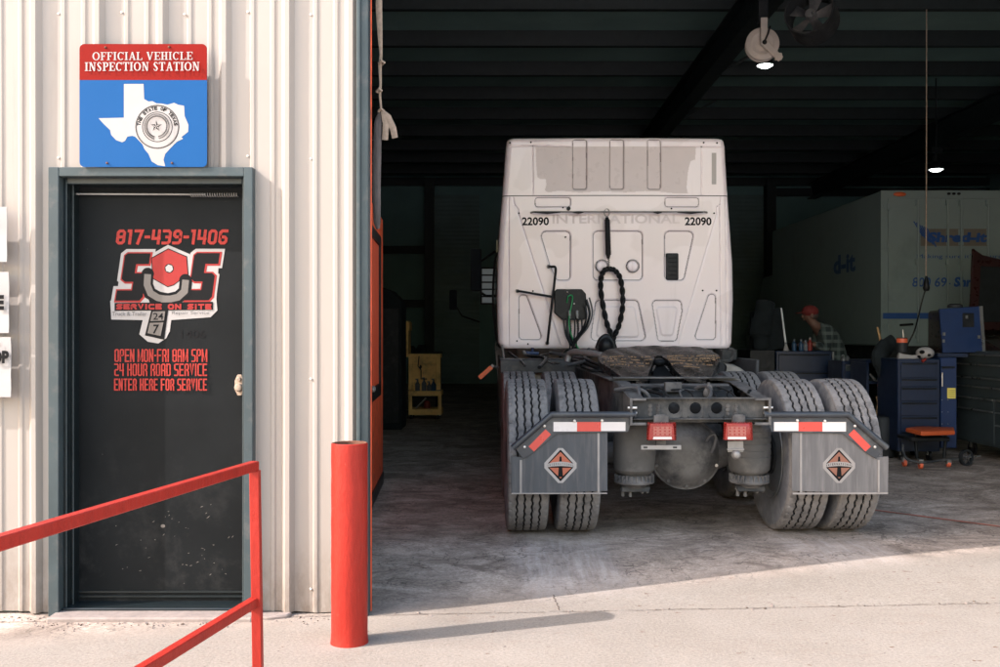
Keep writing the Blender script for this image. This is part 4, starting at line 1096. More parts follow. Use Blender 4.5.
for v0,u0,u1 in ((357.2,603,650),(359.8,602,652),(362.6,604,650),(366,611,647),(356.2,668,716),(358.4,668,719),(361,669,718),(364.6,672,712),(367.4,681,700),(359.3,700,719)):
    u=u0
    while u<u1:
        L=rj.uniform(.7,1.9)
        if rj.random()<.72:
            p=FW(u,v0+rj.uniform(-.16,.16)+.5*math.sin(u*.12),.006); p.z+=lump(p)+.004; m_.obox(p,(L*.0065,.012,.007),(.2,rj.uniform(-.3,.3),rj.uniform(-.5,.5)))
        u+=L+rj.uniform(.1,.8)
ro=tp(m_,'wear_ridges','bronze',fw); ro['kind']='stuff'
m_=MB(); m_.prism([FW(656,357,.0)+Vector((0,0,-.06)),FW(650,378)+Vector((0,.10,-.07)),FW(684,378)+Vector((0,.10,-.07)),FW(664,357)+Vector((0,0,-.06))],(0,0,-.02)); m_.ell(FW(659,362,-.03),(.05,.06,.03),12,8); tp(m_,'locking_jaw','hose_black',fw)
m_=MB()
for s_ in (-1,1):
    m_.box((s_*.25,.80,1.006),(s_*.47,1.75,1.02))
m_.box((-.44,.78,1.02),(.44,.86,1.032)); tp(m_,'mounting_base','chassis_dusty',bevel=.004)
# --- the cab
yC=3.64
Lpts=[(137,509.5),(140,507),(146,506),(160,505),(195,502.3),(230,499.5),(264,497.6),(300,497),(343,498),(348.5,502)]
Rpts=[(137,722.5),(140,725.5),(146,726.6),(160,727.3),(195,729.5),(230,732),(264,734.4),(300,735),(343,733.5),(348.5,731)]
def lerpt(tab,v):
    for (a,b),(c,d) in zip(tab,tab[1:]):
        if v<=c: return b+(d-b)*(v-a)/(c-a)
    return tab[-1][1]
def sdpoly(P,poly):
    px,py=P; d=np.full(px.shape,1e9); ins=np.zeros(px.shape,bool); n=len(poly)
    for i in range(n):
        ax,ay=poly[i]; bx_,by_=poly[(i+1)%n]; ex,ey=bx_-ax,by_-ay
        t=np.clip(((px-ax)*ex+(py-ay)*ey)/(ex*ex+ey*ey+1e-9),0,1); d=np.minimum(d,np.hypot(px-ax-t*ex,py-ay-t*ey))
        c=((ay>py)!=(by_>py))&(px<(bx_-ax)*(py-ay)/((by_-ay) if by_!=ay else 1e-9)+ax); ins^=c
    return np.where(ins,-d,d)
def sdline(P,pts):
    px,py=P; d=np.full(px.shape,1e9)
    for (ax,ay),(bx_,by_) in zip(pts,pts[1:]):
        ex,ey=bx_-ax,by_-ay; t=np.clip(((px-ax)*ex+(py-ay)*ey)/(ex*ex+ey*ey+1e-9),0,1); d=np.minimum(d,np.hypot(px-ax-t*ex,py-ay-t*ey))
    return d
q5=lambda L:[(480+u/2.779,120+v/2.779) for u,v in L]
rec=[ (q5([(160,222),(245,222),(245,234),(160,234)]),2.6,.010),(q5([(521,222),(602,222),(602,234),(521,234)]),2.6,.010),
  (q5([(184,322),(238,322),(238,432),(222,432),(206,396)]),5,.016),(q5([(328,322),(438,322),(438,432),(328,432)]),5,.016),
  (q5([(527,322),(580,322),(556,432),(527,432)]),5,.016),
  (q5([(334,514),(428,514),(446,600),(322,600)]),5,.016),(q5([(490,512),(550,512),(552,530),(538,604),(504,604)]),4,.014),
  (q5([(119,496),(122,496),(160,600),(119,600)]),4,.014),(q5([(645,494),(646,494),(646,600),(610,600)]),4,.014)]
raised=[(q5([(345,530),(420,530),(430,592),(336,592)]),4,.009),(q5([(500,528),(540,528),(530,590),(512,590)]),3,.008)]
grooves=[q5([(92,215),(96,236),(106,246),(108,264),(223,625)]),q5([(672,215),(670,232),(660,240),(660,262),(552,622)]),q5([(80,215),(80,628)]),q5([(685,215),(687,628)]),
  q5([(668,240),(672,625)])]
caprec=[(q5([(264,60),(290,60),(290,186),(264,186)]),2.4,.014),(q5([(367,60),(393,60),(393,186),(367,186)]),2.4,.014),(q5([(472,60),(496,60),(496,186),(472,186)]),2.4,.014)]
capgr=[q5([(146,72),(148,207)]),q5([(617,72),(617,207)]),q5([(74,71),(150,70),(255,74)]),q5([(505,74),(600,73),(682,74)])]
def heightpanel(name,v0,v1,recs,rais,grv,mats,topround,botround,step=.62,parent=None,gpoly=None):
    nu=int(236/step); nv=int((v1-v0)/step); U=np.linspace(0,1,nu+1); V=np.linspace(v0,v1,nv+1)
    Lx=np.array([lerpt(Lpts,v) for v in V]); Rx=np.array([lerpt(Rpts,v) for v in V])
    PX=Lx[:,None]+(Rx-Lx)[:,None]*U[None,:]; PY=np.repeat(V[:,None],nu+1,1)
    Hh=np.zeros(PX.shape); dirt=np.full(PX.shape,9.0)
    def ss(d,w): t=np.clip(.5-d/w,0,1); return t*t*(3-2*t)
    for poly,r,dep in recs:
        d=sdpoly((PX,PY),poly)-r; Hh+=dep*ss(d,2.2); dirt=np.minimum(dirt,np.abs(d+.3))
    for poly,r,dep in rais:
        d=sdpoly((PX,PY),poly)-r; Hh-=dep*ss(d,2.2)
    for g in grv:
        d=sdline((PX,PY),g); Hh+=.007*ss(d-.4,1.0); dirt=np.minimum(dirt,d+.08)
    d=np.minimum(PX-Lx[:,None],Rx[:,None]-PX); 
    t=np.clip(1-d/6.0,0,1); Hh+=.060*(1-np.sqrt(np.maximum(0,1-t*t*.98)))
    if topround: t=np.clip(1-(PY-v0)/topround,0,1); Hh+=.055*(1-np.sqrt(np.maximum(0,1-t*t*.98)))
    if botround: t=np.clip(1-(v1-PY)/botround,0,1); Hh+=.02*(1-np.sqrt(np.maximum(0,1-t*t*.98)))
    Hh+=.030*(2*U[None,:]-1)**2+.0012*np.sin(PX*.09)*np.sin(PY*.07)
    k=(PX-CX)/F; X=(k*(OY+yC*cY)-OX+yC*sY)/(cY-k*sY); Yw=OY+X*sY+yC*cY; Z=H-(PY-CY)/F*Yw-OZ
    co=np.stack([X,yC+Hh,Z],-1).reshape(-1,3)
    idx=np.arange((nv+1)*(nu+1)).reshape(nv+1,nu+1)
    F4=np.stack([idx[:-1,:-1],idx[1:,:-1],idx[1:,1:],idx[:-1,1:]],-1).reshape(-1,4)
    dm=(dirt[:-1,:-1]+dirt[1:,1:]+dirt[1:,:-1]+dirt[:-1,1:]).reshape(-1)/4
    mi=(dm<.36).astype(int)
    m_=MB(); m_.v=[tuple(c) for c in co.tolist()]; m_.f=[tuple(f) for f in F4.tolist()]; m_.m=mi.tolist()
    border=[tuple(c) for c in np.concatenate([co.reshape(nv+1,nu+1,3)[0,:],]).tolist()]
    # side and top skins running forward
    G=co.reshape(nv+1,nu+1,3)
    def strip(line,yf,mi=0,inset=0,zd=0):
        n=len(line); vs=[tuple(p) for p in line]; ys=[(yC+.35,0),(yf,inset)]
        allv=list(vs)
        for y,i_ in ys: allv+=[(p[0]-(i_ if p[0]>0 else -i_),y,p[2]-(zd if y==yf else 0)) for p in vs]
        m_.add(allv,[(r_*n+i,r_*n+i+1,(r_+1)*n+i+1,(r_+1)*n+i) for r_ in range(2) for i in range(n-1)],mi)
    yf=yC+(2.2 if botround else 1.7)
    strip(G[:,0].tolist(),yf,0,.0 if botround else .10); strip(G[:,-1].tolist(),yf,0,.0 if botround else .10)
    if topround: strip(G[0,:].tolist(),yf,0,.10,0)
    if gpoly:
        sd=sdpoly((PX,PY),gpoly); sc_=((sd[:-1,:-1]+sd[1:,1:])/2).reshape(-1)
        m_.m[:len(mi)]=[2 if (g_<0 and q==0) else q for g_,q in zip(sc_.tolist(),mi.tolist())]
    o=m_.build(name,mats,parent or TR,angle=55); return o,G
cab,G1=heightpanel('cab_shell',195.9,348.5,rec,raised,grooves,['cab_paint','cab_seam'],0,4)
cap_,G0=heightpanel('roof_fairing',137,195.1,caprec,[],capgr,['cap_paint','cab_seam','cap_grey'],5,0,gpoly=[(535.7,146.5),(536,160),(537.5,177),(541,179),(545.7,178.8),(546.5,184),(545,190),(548,192.3),(560,190.5),(580,192.5),(600,191),(625,192.4),(645,191),(660,191.6),(675,193.2),(688,193),(686.8,187),(688,173.5),(689.5,166),(691,160.8),(695.5,159.3),(696.3,146.5)])
seamm=MB(); a=G1[0]; vs=[tuple(p+np.array([0,.014,.012])) for p in a]; vs2=[tuple(p+np.array([0,.014,-.014])) for p in a]; n=len(a)
seamm.add(vs+vs2,[(i,i+1,n+i+1,n+i) for i in range(n-1)]); tp(seamm,'seam_gasket','black_rubber',cab)
# front and inner closure of the cab, hood and nose (seen only from the side)
zb_=G1[-1,200][2]; zt_=G1[0,200][2]; xl_=G1[100,0][0]; xr_=G1[100,-1][0]
m_=MB(); m_.box((xl_+.02,yC+.12,zb_+.0),(xr_-.02,yC+2.1,zb_+.03)); tp(m_,'cab_floor','chassis_dark')
ztop=G0[0,200][2]
m_=MB(); m_.prism([(xl_+.01,yC+2.2,zb_),(xl_+.01,yC+2.2,zt_-.35),(xl_+.11,yC+1.7,ztop-.02),(xl_+.11,yC+1.69,ztop-.02),(xl_+.01,yC+2.19,zt_-.36),(xl_+.01,yC+2.15,zb_)],(xr_-xl_-.02,0,0)); tp(m_,'windscreen','dark_glass')
m_=MB(); m_.prism([(-.95,yC+2.21,.75),(-.95,yC+2.21,1.75),(-.85,yC+3.6,1.5),(-.80,yC+4.0,1.25),(-.80,yC+4.0,.6),(-.95,yC+3.0,.6)],(1.9,0,0)); tp(m_,'hood','cab_paint',bevel=.06,seg=3)
for s_ in (-1,1):
    m_=MB(); m_.tube([(s_*1.0,6.3,.75),(s_*1.03,6.45,1.1),(s_*1.03,6.75,1.2),(s_*1.03,7.25,1.2),(s_*1.0,7.55,1.0)],.17,12,flat=.5); tp(m_,'front_fender','cab_paint')
    x_=(xl_ if s_<0 else xr_); m_=MB(); m_.box((x_-s_*.01,yC+.75,1.75),(x_+s_*.006,yC+1.55,2.35)); tp(m_,'side_window','dark_glass',cab,bevel=.003)
# decals and fittings of the back wall: local surface y
yB=yC-.001
fb=lambda u,v,l: T(u,v,yB)+Vector((0,-l+.030*((u-616)/118)**2,0))
for x0 in (522,685):
    D=Dec(fb); D.text('22090',x0,217.0,x0+27,225.4,0,.03); tp(D,'fleet_number','ink_black',cab)
D=Dec(fb); D.text('INTERNATIONAL',552.5,214.3,680,223.6,0,.02)
tp(D,'faded_maker_name','faded_white',cab)
D=Dec(lambda u,v,l: T(u,v,yB)+Vector((0,-l+.030*((u-616)/118)**2,0)))
D.poly([(712.2,152.5),(716.8,152.5),(716.8,184),(712.2,184)]); tp(D,'reflector_strip','louver_grey',cap_)
for u,v in ((510,142.3),(531,142),(704,142.3),(717.5,142.5),(519,213),(714.5,213),(563,207.5),(671.5,208.5),(565.5,237),(703,290.5),(717,290.5),(516.5,290),(533,291),(517,347-6),(528,344)):
    m_=MB(); p=fb(u,v,.004); m_.cyl(p+Vector((0,.03,0)),p+Vector((0,-.002,0)),.0085,n=10); tp(m_,'body_plug','ink_black',cab)
m_=MB(); p=fb(568.5,208.6,0); m_.cyl(p+Vector((0,.02,0)),p+Vector((0,-.012,0)),.020,n=18); tp(m_,'grommet','black_rubber',cab)
for u in (602,632.8):
    m_=MB(); p=fb(u,266,0)+Vector((0,.012,0)); m_.lathe([(.058,0),(.066,-.0),(.068,.018),(.060,.026),(.054,.020),(.050,.004)],p,(0,-1,0),32); ro=tp(m_,'vent_ring','chrome',cab)
    m_=MB(); m_.lathe([(.051,.002),(.045,.012),(.02,.019),(.001,.020)],p,(0,-1,0),28); m_.box((p.x-.004,p.y-.024,p.z-.04),(p.x+.004,p.y-.016,p.z+.04)); tp(m_,'vent_disc','cap_paint',ro)
m_=MB(); a=fb(666.2,280,0); b=fb(678.8,253,0); m_.box((a.x,a.y-.004,a.z),(b.x,a.y+.03,b.z)); vt=tp(m_,'air_outlet','black_steel',cab,bevel=.018,seg=3)
m_=MB()
for i in range(5): 
    z=a.z+.045+i*.043; m_.box((a.x+.018,a.y-.007,z),(b.x-.018,a.y-.0042,z+.008))
tp(m_,'outlet_slats','groove',vt)
# grab rail across the back
m_=MB(); yR=-.07
rp=lambda u,v,o=yR: fb(u,v,0)+Vector((0,o,0))
m_.tube([rp(531,212.6,-.01),rp(533,212.6,-.05),rp(536,212.6),rp(703,212.6),rp(706,212.6,-.05),rp(707,212.6,-.01)],.0085,10); gr=tp(m_,'grab_rail','alu')
for a_,b_ in ((534,560),(572,583),(676,702),(652,661)):
    m_=MB(); m_.tube([rp(a_,213.2,yR-.003),rp((a_+b_)/2,213.6,yR-.003),rp(b_,213.2,yR-.003)],[.004,.0125,.004],8); tp(m_,'rail_wear','black_steel',gr)
# hose tender spring with looped cable
m_=MB(); pts=[]
for i in range(60):
    t_=i/59; p=rp(606+2.6*math.cos(t_*22),213.5+3.8*math.sin(t_*22),yR-.02+.04*t_); pts.append(p)
m_.tube(pts,.0028,6); sp_=tp(m_,'spring_coil','alu')
m_=MB(); pts=[]
m_.tube([rp(606,218),rp(606.4,222),rp(607.2,254),rp(607.5,259)],[.014,.026,.026,.014],14)
for i in range(26): p=rp(606.3+.05*i,221+1.35*i,yR); m_.lathe([(.026,-.004),(.0295,0),(.026,.004)],p,(0,0,1),14)
tp(m_,'hose_tender','hose_black')
m_=MB(); pts=[]
for i in range(30): a=i*1.2; p=rp(607.6+.1*i/30,259+10*i/29,yR); pts.append(p+Vector((.010*math.cos(a),.010*math.sin(a),0)))
m_.tube(pts,.004,6); tp(m_,'tender_spring','alu')
loop=smooth([rp(613,344,-.02),rp(611,336),rp(606.5,325),rp(602.5,308),rp(600,290),rp(600.5,277),rp(604,270.5),rp(609,269.5),rp(614,271),rp(619,278),rp(621.5,292),rp(621.5,308),rp(618.5,324),rp(614,335),rp(611,343,-.02)],9)
for s_ in (0,1):
    m_=MB(); fr_=frames(loop); pts=[p+(u*math.cos(i*.62+s_*math.pi)+w_*math.sin(i*.62+s_*math.pi))*.013 for i,(p,(t_,u,w_)) in enumerate(zip(loop,fr_))]
    m_.tube(pts,.0155,8); tp(m_,'looped_cable','hose_black')
# black bent bars left of the connector box
m_=MB(); m_.tube(smooth([rp(548.5,266.5,-.01),rp(551,267,-.05),rp(555,268.3,-.07),rp(554.3,280,-.07),rp(552,300,-.07),rp(548.5,330,-.07),rp(547.2,344,-.03)],5),.0125,10)
tp(m_,'bent_bar','hose_black')
m_=MB(); m_.tube([rp(517.5,291,-.02),rp(521,291.6,-.06),rp(552,297,-.06)],.012,10); tp(m_,'bent_bar','hose_black')
for u,v in ((548.5,266.5),(517.5,291),(547.2,343)):
    m_=MB(); p=rp(u,v,-.008); m_.lathe([(.020,0),(.020,.010),(.012,.014),(.001,.014)],p,(0,-1,0),12); tp(m_,'bar_foot','alu')
# connector box
m_=MB(); a=rp(554,318,0); b=rp(583,289.5,0); 
m_.prism([rp(u,v,-.09) for u,v in ((556,289.5),(581,289.5),(585,294),(586.5,318),(583,320),(562,320),(554,313),(554,292))],(0,.085,0)); bxo=tp(m_,'connector_box','black_steel',bevel=.006)
m_=MB(); m_.ell(rp(566.5,292.5,-.095),.007,8,6); m_.ell(rp(573.3,304,-.095),(.008,.006,.008),8,6); tp(m_,'box_screw','bolt',bxo)
rh=random.Random(21)
for i,u in enumerate((568.5,576)):
    m_=MB(); m_.cyl(rp(u,311,-.11),rp(u,316,-.12),.016,n=12); m_.cyl(rp(u,316,-.12),rp(u+.3,319,-.12),.011,n=10); tp(m_,'glad_hand','alu')
hs_=[((568.5,318),(569,328),(570,340),(574,352),(578,364)),((576,318),(577,330),(574,342),(568,354),(560,364)),((588,298),(591,312),(587,326),(577,338),(568,350),(560,360)),((585,300),(588,314),(583,328),(572,342),(566,356)),((583,305),(585,316),(581,328),(570,345),(575,360)),((580,318),(580,330),(574,344),(580,356),(592,364)),((566,319),(566,333),(571,346),(585,352),(600,357)),((573,318),(573,332),(570,348),(563,350),(556,356)),((562,318),(564,334),(568,345),(566,360),(572,370))]
for i,h in enumerate(hs_):
    n=len(h); pts=[rp(u,v,-.09-.35*(j/(n-1))**2*(1 if i%2 else .7)-.01*i) for j,(u,v) in enumerate(h)]
    m_=MB(); m_.tube(smooth(pts),.0085 if i%3 else .013,8); tp(m_,'air_hose','hose_black' if i!=2 else 'hose_grey')
m_=MB(); m_.tube(smooth([rp(566,303,-.10),rp(567,297,-.13),rp(571,296,-.13),rp(571,303,-.12),rp(568,318,-.13),rp(569,332,-.15),rp(574,345,-.25),rp(582,357,-.5),rp(592,364,-.8),rp(600,368,-1.1)]),.0065,8); tp(m_,'green_hose','hose_green')
for i,u in enumerate((568.7,576.3)):
    m_=MB(); 
    for k in range(8): p=rp(u+.1*k,319+1.6*k,-.125); m_.lathe([(.011,-.004),(.016,0),(.011,.004)],p,(0,0,1),10)
    tp(m_,'hose_spring_guard','chassis_dusty')
# battery box, deck, side fairing, tank below the cab
for s_ in (-1,1):
    m_=MB(); m_.cyl((s_*.84,2.75,.78),(s_*.84,4.3,.78),.29,n=30); tp(m_,'fuel_tank','alu',bevel=.01)
    m_=MB(); m_.prism([(s_*1.17,2.85,.35),(s_*1.17,4.9,.35),(s_*1.19,4.9,1.10),(s_*1.19,2.85,1.10)],(-s_*.03,0,0)); tp(m_,'side_fairing','flap_strip' if s_<0 else 'flap_rubber',bevel=.006)
m_=MB(); a=T(500,371,2.62); b=T(576,359.5,2.62); m_.box((a.x,2.62,a.z-.02),(b.x,3.1,b.z)); tp(m_,'equipment_box','bracket_paint',bevel=.008)
m_=MB(); m_.box((-.42,2.35,1.012),(.42,3.3,1.03)); tp(m_,'deck_plate','chassis',bevel=.003)
m_=MB(); a=rp(530,352.5,-.6); m_.tube([rp(524,352,-.5),rp(536,352.5,-.5)],.018,10); m_.cyl(rp(530,347,-.5),rp(530,358,-.5),.014,n=10); tp(m_,'blue_valve','blue_tool')
m_=MB(); m_.tube(smooth([T(567,362,2.3),T(570,354,2.3),T(578,352,2.2),T(600,355,2.0),T(612,357,2.0)]),.028,12); tp(m_,'exhaust_bracket','alu')
m_=MB(); m_.tube(smooth([T(598,349,2.4),T(601,341,2.4),T(606,337,2.4),T(611,341,2.4),T(614,349,2.4)]),[.03]*6*4+[.03],10); m_.ell(T(605.5,346,2.4),(.07,.07,.08),14,10); tp(m_,'rubber_boot','hose_black')
for i in range(10):
    rx=random.Random(i+80); m_=MB(); u=512+12*i; pts=[T(u+rx.uniform(-8,8),352+rx.uniform(-3,3),3.3),T(u+rx.uniform(-10,14),356+rx.uniform(-3,4),2.9),T(u+rx.uniform(0,26),361+rx.uniform(-4,4),2.5),T(u+rx.uniform(0,34),366+rx.uniform(-4,3),2.1)]
    m_.tube(smooth(pts),rx.choice((.009,.012,.016)),8); tp(m_,'deck_hose',rx.choice(('hose_black','hose_black','hose_grey')))
for u0 in (502,):
    m_=MB(); m_.tube([T(502,345,3.5),T(503.5,356,3.4),T(503,371,3.0)],.011,8); tp(m_,'fairing_strut','alu')
m_=MB(); m_.tube(smooth([T(728,349,3.5),T(733,350,3.5),T(732,358,3.5),T(729,361,3.5),T(720,361,3.4)]),.016,10); tp(m_,'cab_bracket','chassis_dusty')
m_=MB(); a=T(718,349,3.66); b=T(733,360,3.66); m_.box((a.x,3.5,b.z),(b.x,3.9,a.z)); tp(m_,'cab_mount','chassis',bevel=.01)
m_=MB(); a=T(716,372,2.0); m_.cyl(T(719,368,2.0),T(721,368,2.3),.05,n=14); tp(m_,'height_sensor','chassis_dark')
# mirrors and marker on the driver side
for s_ in (-1,1):
    def mp(u,v,y): 
        p=T(u,v,y); return Vector((p.x if s_<0 else 2*(xl_+xr_)/2-p.x,p.y,p.z))
    m_=MB(); a=mp(470.5,291,5.1); b=mp(481.5,249,5.1); m_.box((a.x,5.06,a.z),(b.x,5.2,b.z)); mr=tp(m_,'mirror','denim_dark',bevel=.015,seg=2)
    m_=MB(); m_.tube([mp(480,262,5.15),mp(497,250,5.2)],.013,8); m_.tube([mp(480,292,5.15),mp(486,296,5.15),mp(498,296,5.2)],.016,8); tp(m_,'mirror_arm','black_steel',mr)
    m_=MB(); a=mp(449.5,310,7.0); b=mp(457,290,7.0); m_.box((a.x,6.95,a.z),(b.x,7.05,b.z)); hm=tp(m_,'hood_mirror','denim_dark',bevel=.02,seg=2)
    m_=MB(); m_.tube([mp(456,306,7.0),mp(462,316,7.0),mp(480,322,6.9)],.012,8); tp(m_,'mirror_stalk','black_steel',hm)
m_=MB(); m_.tube(smooth([T(500,250,3.85),T(495,262,3.95),T(493,300,4.0),T(496,335,3.95),T(500,347,3.9)]),.012,8); tp(m_,'side_grab_handle','black_steel')
m_=MB(); m_.obox(T(485.5,372.5,3.0),(.155,.02,.042),(0,R(-42),0)); tp(m_,'reflector','marker_orange',bevel=.003)
m_=MB(); m_.obox(T(492,366.5,3.02),(.04,.03,.03),(0,R(-42),0)); m_.tube([T(493,366,3.05),T(500,368,3.1)],.012,8); tp(m_,'reflector_bracket','alu')
# ------------------------------------------------------------------ inside the workshop
def wb(mb,u0,v0,u1,v1,Y,d,mi=0):
    a=W(u0,v1,Y); b=W(u1,v0,Y); mb.box((a.x,Y,a.z),(b.x,Y+d,b.z),mi); return mb
def ground_at(px,Y): return Vector(((px-CX)*Y/F,Y,FLOOR))
def casters(t,pts,r=.05,m1='hose_black'):
    for x,y in pts:
        m_=MB(); m_.cyl((x-.018,y,FLOOR+r),(x+.018,y,FLOOR+r),r,n=16); c=part(m_,'caster',m1,t,bevel=.004)
        m_=MB(); m_.box((x-.028,y-.02,FLOOR+r*1.1),(x+.028,y+.02,FLOOR+r*2.1)); part(m_,'caster_fork','handle_metal',c)
# --- box truck
YT0,YT1=15.0,21.0; xa,xb=W(881,0,YT0).x,W(881,0,YT0).x+2.5
zt,zb=W(0,190.5,YT0).z,W(0,346,YT0).z
bt=thing('box_truck','tall grey white box truck with blue lettering, parked behind the tool chests','truck',(xa+1.25,YT0,FLOOR))
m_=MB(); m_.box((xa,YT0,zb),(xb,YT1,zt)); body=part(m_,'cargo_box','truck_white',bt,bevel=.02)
m_=MB(); 
for (p,q,r_,s_) in ((xa-.006,xa+.10,zb,zt),(xb-.10,xb+.006,zb,zt)): m_.box((p,YT0-.012,r_),(q,YT0-.0005,s_))
m_.box((xa+.101,YT0-.012,zt-.12),(xb-.101,YT0-.0005,zt)); m_.box((xa+.101,YT0-.012,zb),(xb-.101,YT0-.0005,zb+.07)); part(m_,'rear_frame','truck_white',bt)
for a_,b_ in ((xa+.105,xa+1.245),(xa+1.255,xb-.105)):
    m_=MB(); m_.box((a_,YT0-.02,zb+.08),(b_,YT0-.001,zt-.125)); dr=part(m_,'rear_door','truck_white',bt,bevel=.004)
    m_=MB()
for u in (917,946.7,960,987,1023,1036):
    m_=MB(); x=W(u,0,YT0).x; m_.cyl((x,YT0-.05,zb+.05),(x,YT0-.05,zt-.15),.016,n=10); 
    for z in (zb+.12,zt-.24,(zb+zt)/2+.05): m_.box((x-.035,YT0-.062,z),(x+.035,YT0-.021,z+.09))
    part(m_,'lock_rod','truck_white',bt)
for u,v in ((906,325),(935,325),(965,325),(994,325)):
    m_=MB(); a=W(u-6,v,YT0-.06); b=W(u+7,v-.8,YT0-.06); m_.cyl(a,b,.018,n=8); part(m_,'lock_handle','black_steel',bt)
for z in [zb+.25+i*.62 for i in range(4)]:
    m_=MB(); m_.box((xa+.02,YT0-.036,z),(xa+.30,YT0-.021,z+.09)); m_.cyl((xa+.10,YT0-.04,z-.01),(xa+.10,YT0-.04,z+.10),.02,n=10); part(m_,'hinge','truck_white',bt)
fbk=lambda u,v,l: W(u,v,YT0)+Vector((0,-.022-l,0))
D=Dec(fbk,step=.0008); D.poly([(920,229),(988.5,229),(988.5,246),(920,246)],0)
for u0,u1 in ((917.2,919.6),(945.5,948.3),(957.5,959.6),(961,963),(985.5,988.4)): D.poly([(u0,229.3),(u1,229.3),(u1,245.5),(u0,245.5)],1)
D.text('Shred-it',926.5,232.3,985.5,242.5,2,.05,.15)
for i in range(6):
    u=913+i*2.6; v=223.5-i*.0+i*1.2; D.stroke([(u,v-2+i*.2),(u+9,v+13+i*.9)],1.25,2)
D.text("Making sure it's secure.",916,254.3,1003,259.6,2,.0)
D.text('800 69-',911,277.5,949,287,2,.01,.12); D.text('Shred-it',952.5,277,993,287,2,.05,.15)
D.poly([(882,313),(940,313),(940,318.8),(882,318.8)],2); D.poly([(941,313),(1040,313),(1040,318.8),(941,318.8)],2)
D.text('www',930,315,938,317.8,1)
part(D,'rear_lettering',['truck_panel','truck_white','ink_blue'],bt)
sidef=lambda y,z,l: Vector((xa-.001-l,y,z))
D=Dec(sidef,step=.001); D.poly([(17.35,2.32),(15.85,2.32),(15.85,2.86),(17.35,2.86)],0)
vs,fs=textmesh('d-it',.04); l=D.nxt(); D.add([sidef(17.12-1.05*a,2.43+.33*b,l+.002) for a,b in vs],fs,1); part(D,'side_lettering',['truck_white','ink_blue_dark'],bt)
m_=MB(); a=W(899,194.5,YT0); m_.ell((a.x,YT0-.03,a.z),(.10,.03,.035),14,8); part(m_,'marker_lamp','marker_orange',bt)
m_=MB(); 
for u in (948,953,958): a=W(u,194,YT0); m_.ell((a.x,YT0-.03,a.z),(.03,.02,.02),10,6)
for i,u in enumerate((948,953,958)):
    m_=MB(); a=W(u,194,YT0); m_.ell((a.x,YT0-.03,a.z),(.03,.02,.02),10,6); part(m_,'clearance_lamp','black_steel',bt)
m_=MB(); m_.box((xa+.75,YT0+.2,.75),(xa+.85,YT1+2,1.0)); m_.box((xb-.85,YT0+.2,.75),(xb-.75,YT1+2,1.0)); m_.box((xa+.1,YT0+.05,1.0),(xb-.1,YT1,zb-.002)); part(m_,'chassis_frame','chassis_dark',bt)
m_=MB(); m_.box((xa+.15,YT0-.02,.55),(xb-.15,YT0+.12,.70)); part(m_,'bumper','black_steel',bt,bevel=.01)
for y in (17.0,22.4):
    for x in (xa+.18,xb-.18):
        m_=MB(); m_.lathe([(.10,-.14),(.28,-.14),(.44,-.13),(.50,-.09),(.50,.09),(.44,.13),(.28,.14),(.10,.14)],(x,y,.56),(1,0,0),40); part(m_,'wheel','black_rubber',bt)
m_=MB(); m_.prism([(xa+.15,YT1+.15,.7),(xa+.15,YT1+.15,2.7),(xa+.15,YT1+1.3,2.7),(xa+.15,YT1+1.9,1.9),(xa+.15,YT1+2.8,1.7),(xa+.15,YT1+2.9,.7)],(2.2,0,0)); part(m_,'cab','truck_white',bt,bevel=.05)
# --- ceiling things
def drop(x,y,z): 
    return 5.42
def lamp(u,v,Y,lab,r=.16):
    p=W(u,v,Y); t=thing('pendant_lamp',lab,'lamp',tuple(p),'pendant lamps under the roof')
    m_=MB(); m_.lathe([(.03,.22),(.05,.20),(.06,.12),(.10,.08),(r,.0),(r-.008,-.002),(.09,.07),(.03,.10)],p,(0,0,1),28); part(m_,'shade','black_steel',t)
    m_=MB(); m_.lathe([(.001,-.035),(r*.5,-.03),(r*.93,.002),(r*.8,.03),(.001,.04)],p,(0,0,1),28); part(m_,'glowing_lens','lamp_glow',t)
    m_=MB(); m_.cyl(p+Vector((0,0,.2)),(p.x,p.y,5.6),.012,n=8); m_.box((p.x-.09,p.y-.05,p.z+.28),(p.x+.09,p.y+.05,p.z+.36)); part(m_,'hanger','black_steel',t)
lamp(765,65.5,14.0,'lit pendant lamp just below the pale hose reel',.12); lamp(936,169.5,16.0,'lit round pendant lamp above the box truck, right of the hanging cord',.12)
p=W(762,45,10.5); hr2=thing('hose_reel','pale beige round hose reel hanging under the roof beam','hose reel',tuple(p))
m_=MB()
ax=(-.15,-1,.05); m_.lathe([(.05,-.05),(.17,-.05),(.178,-.045),(.178,-.035),(.16,-.032),(.06,-.03),(.06,.03),(.16,.032),(.178,.035),(.178,.045),(.17,.05),(.12,.055),(.10,.045),(.05,.045),(.001,.05)],p,ax,44); part(m_,'drum','beige_reel',hr2)
m_=MB(); q=p+Vector((0,-.085,0)); m_.obox(q+Vector((0,0,.12)),(.075,.02,.30),(0,0,0)); m_.obox(q+Vector((.085,0,-.085)),(.075,.022,.27),(0,R(-45),0)); m_.obox(q+Vector((.15,.0,-.15)),(.08,.03,.08)); part(m_,'arm','beige_reel',hr2,bevel=.006)
m_=MB(); m_.tube([q+Vector((.06,-.02,.17)),q+Vector((.03,-.03,.08)),q+Vector((0,-.03,.01))],.010,8); m_.ell(q+Vector((0,-.02,0)),.026,10,8); part(m_,'hub_hose','hose_black',hr2)
m_=MB(); m_.box((p.x-.05,p.y-.06,p.z+.22),(p.x+.05,p.y+.06,4.98)) ; part(m_,'bracket','black_steel',hr2)
p=W(812,17,10.0); fn=thing('drum_fan','dark round drum fan hanging from the roof near the top of the picture','fan',tuple(p))
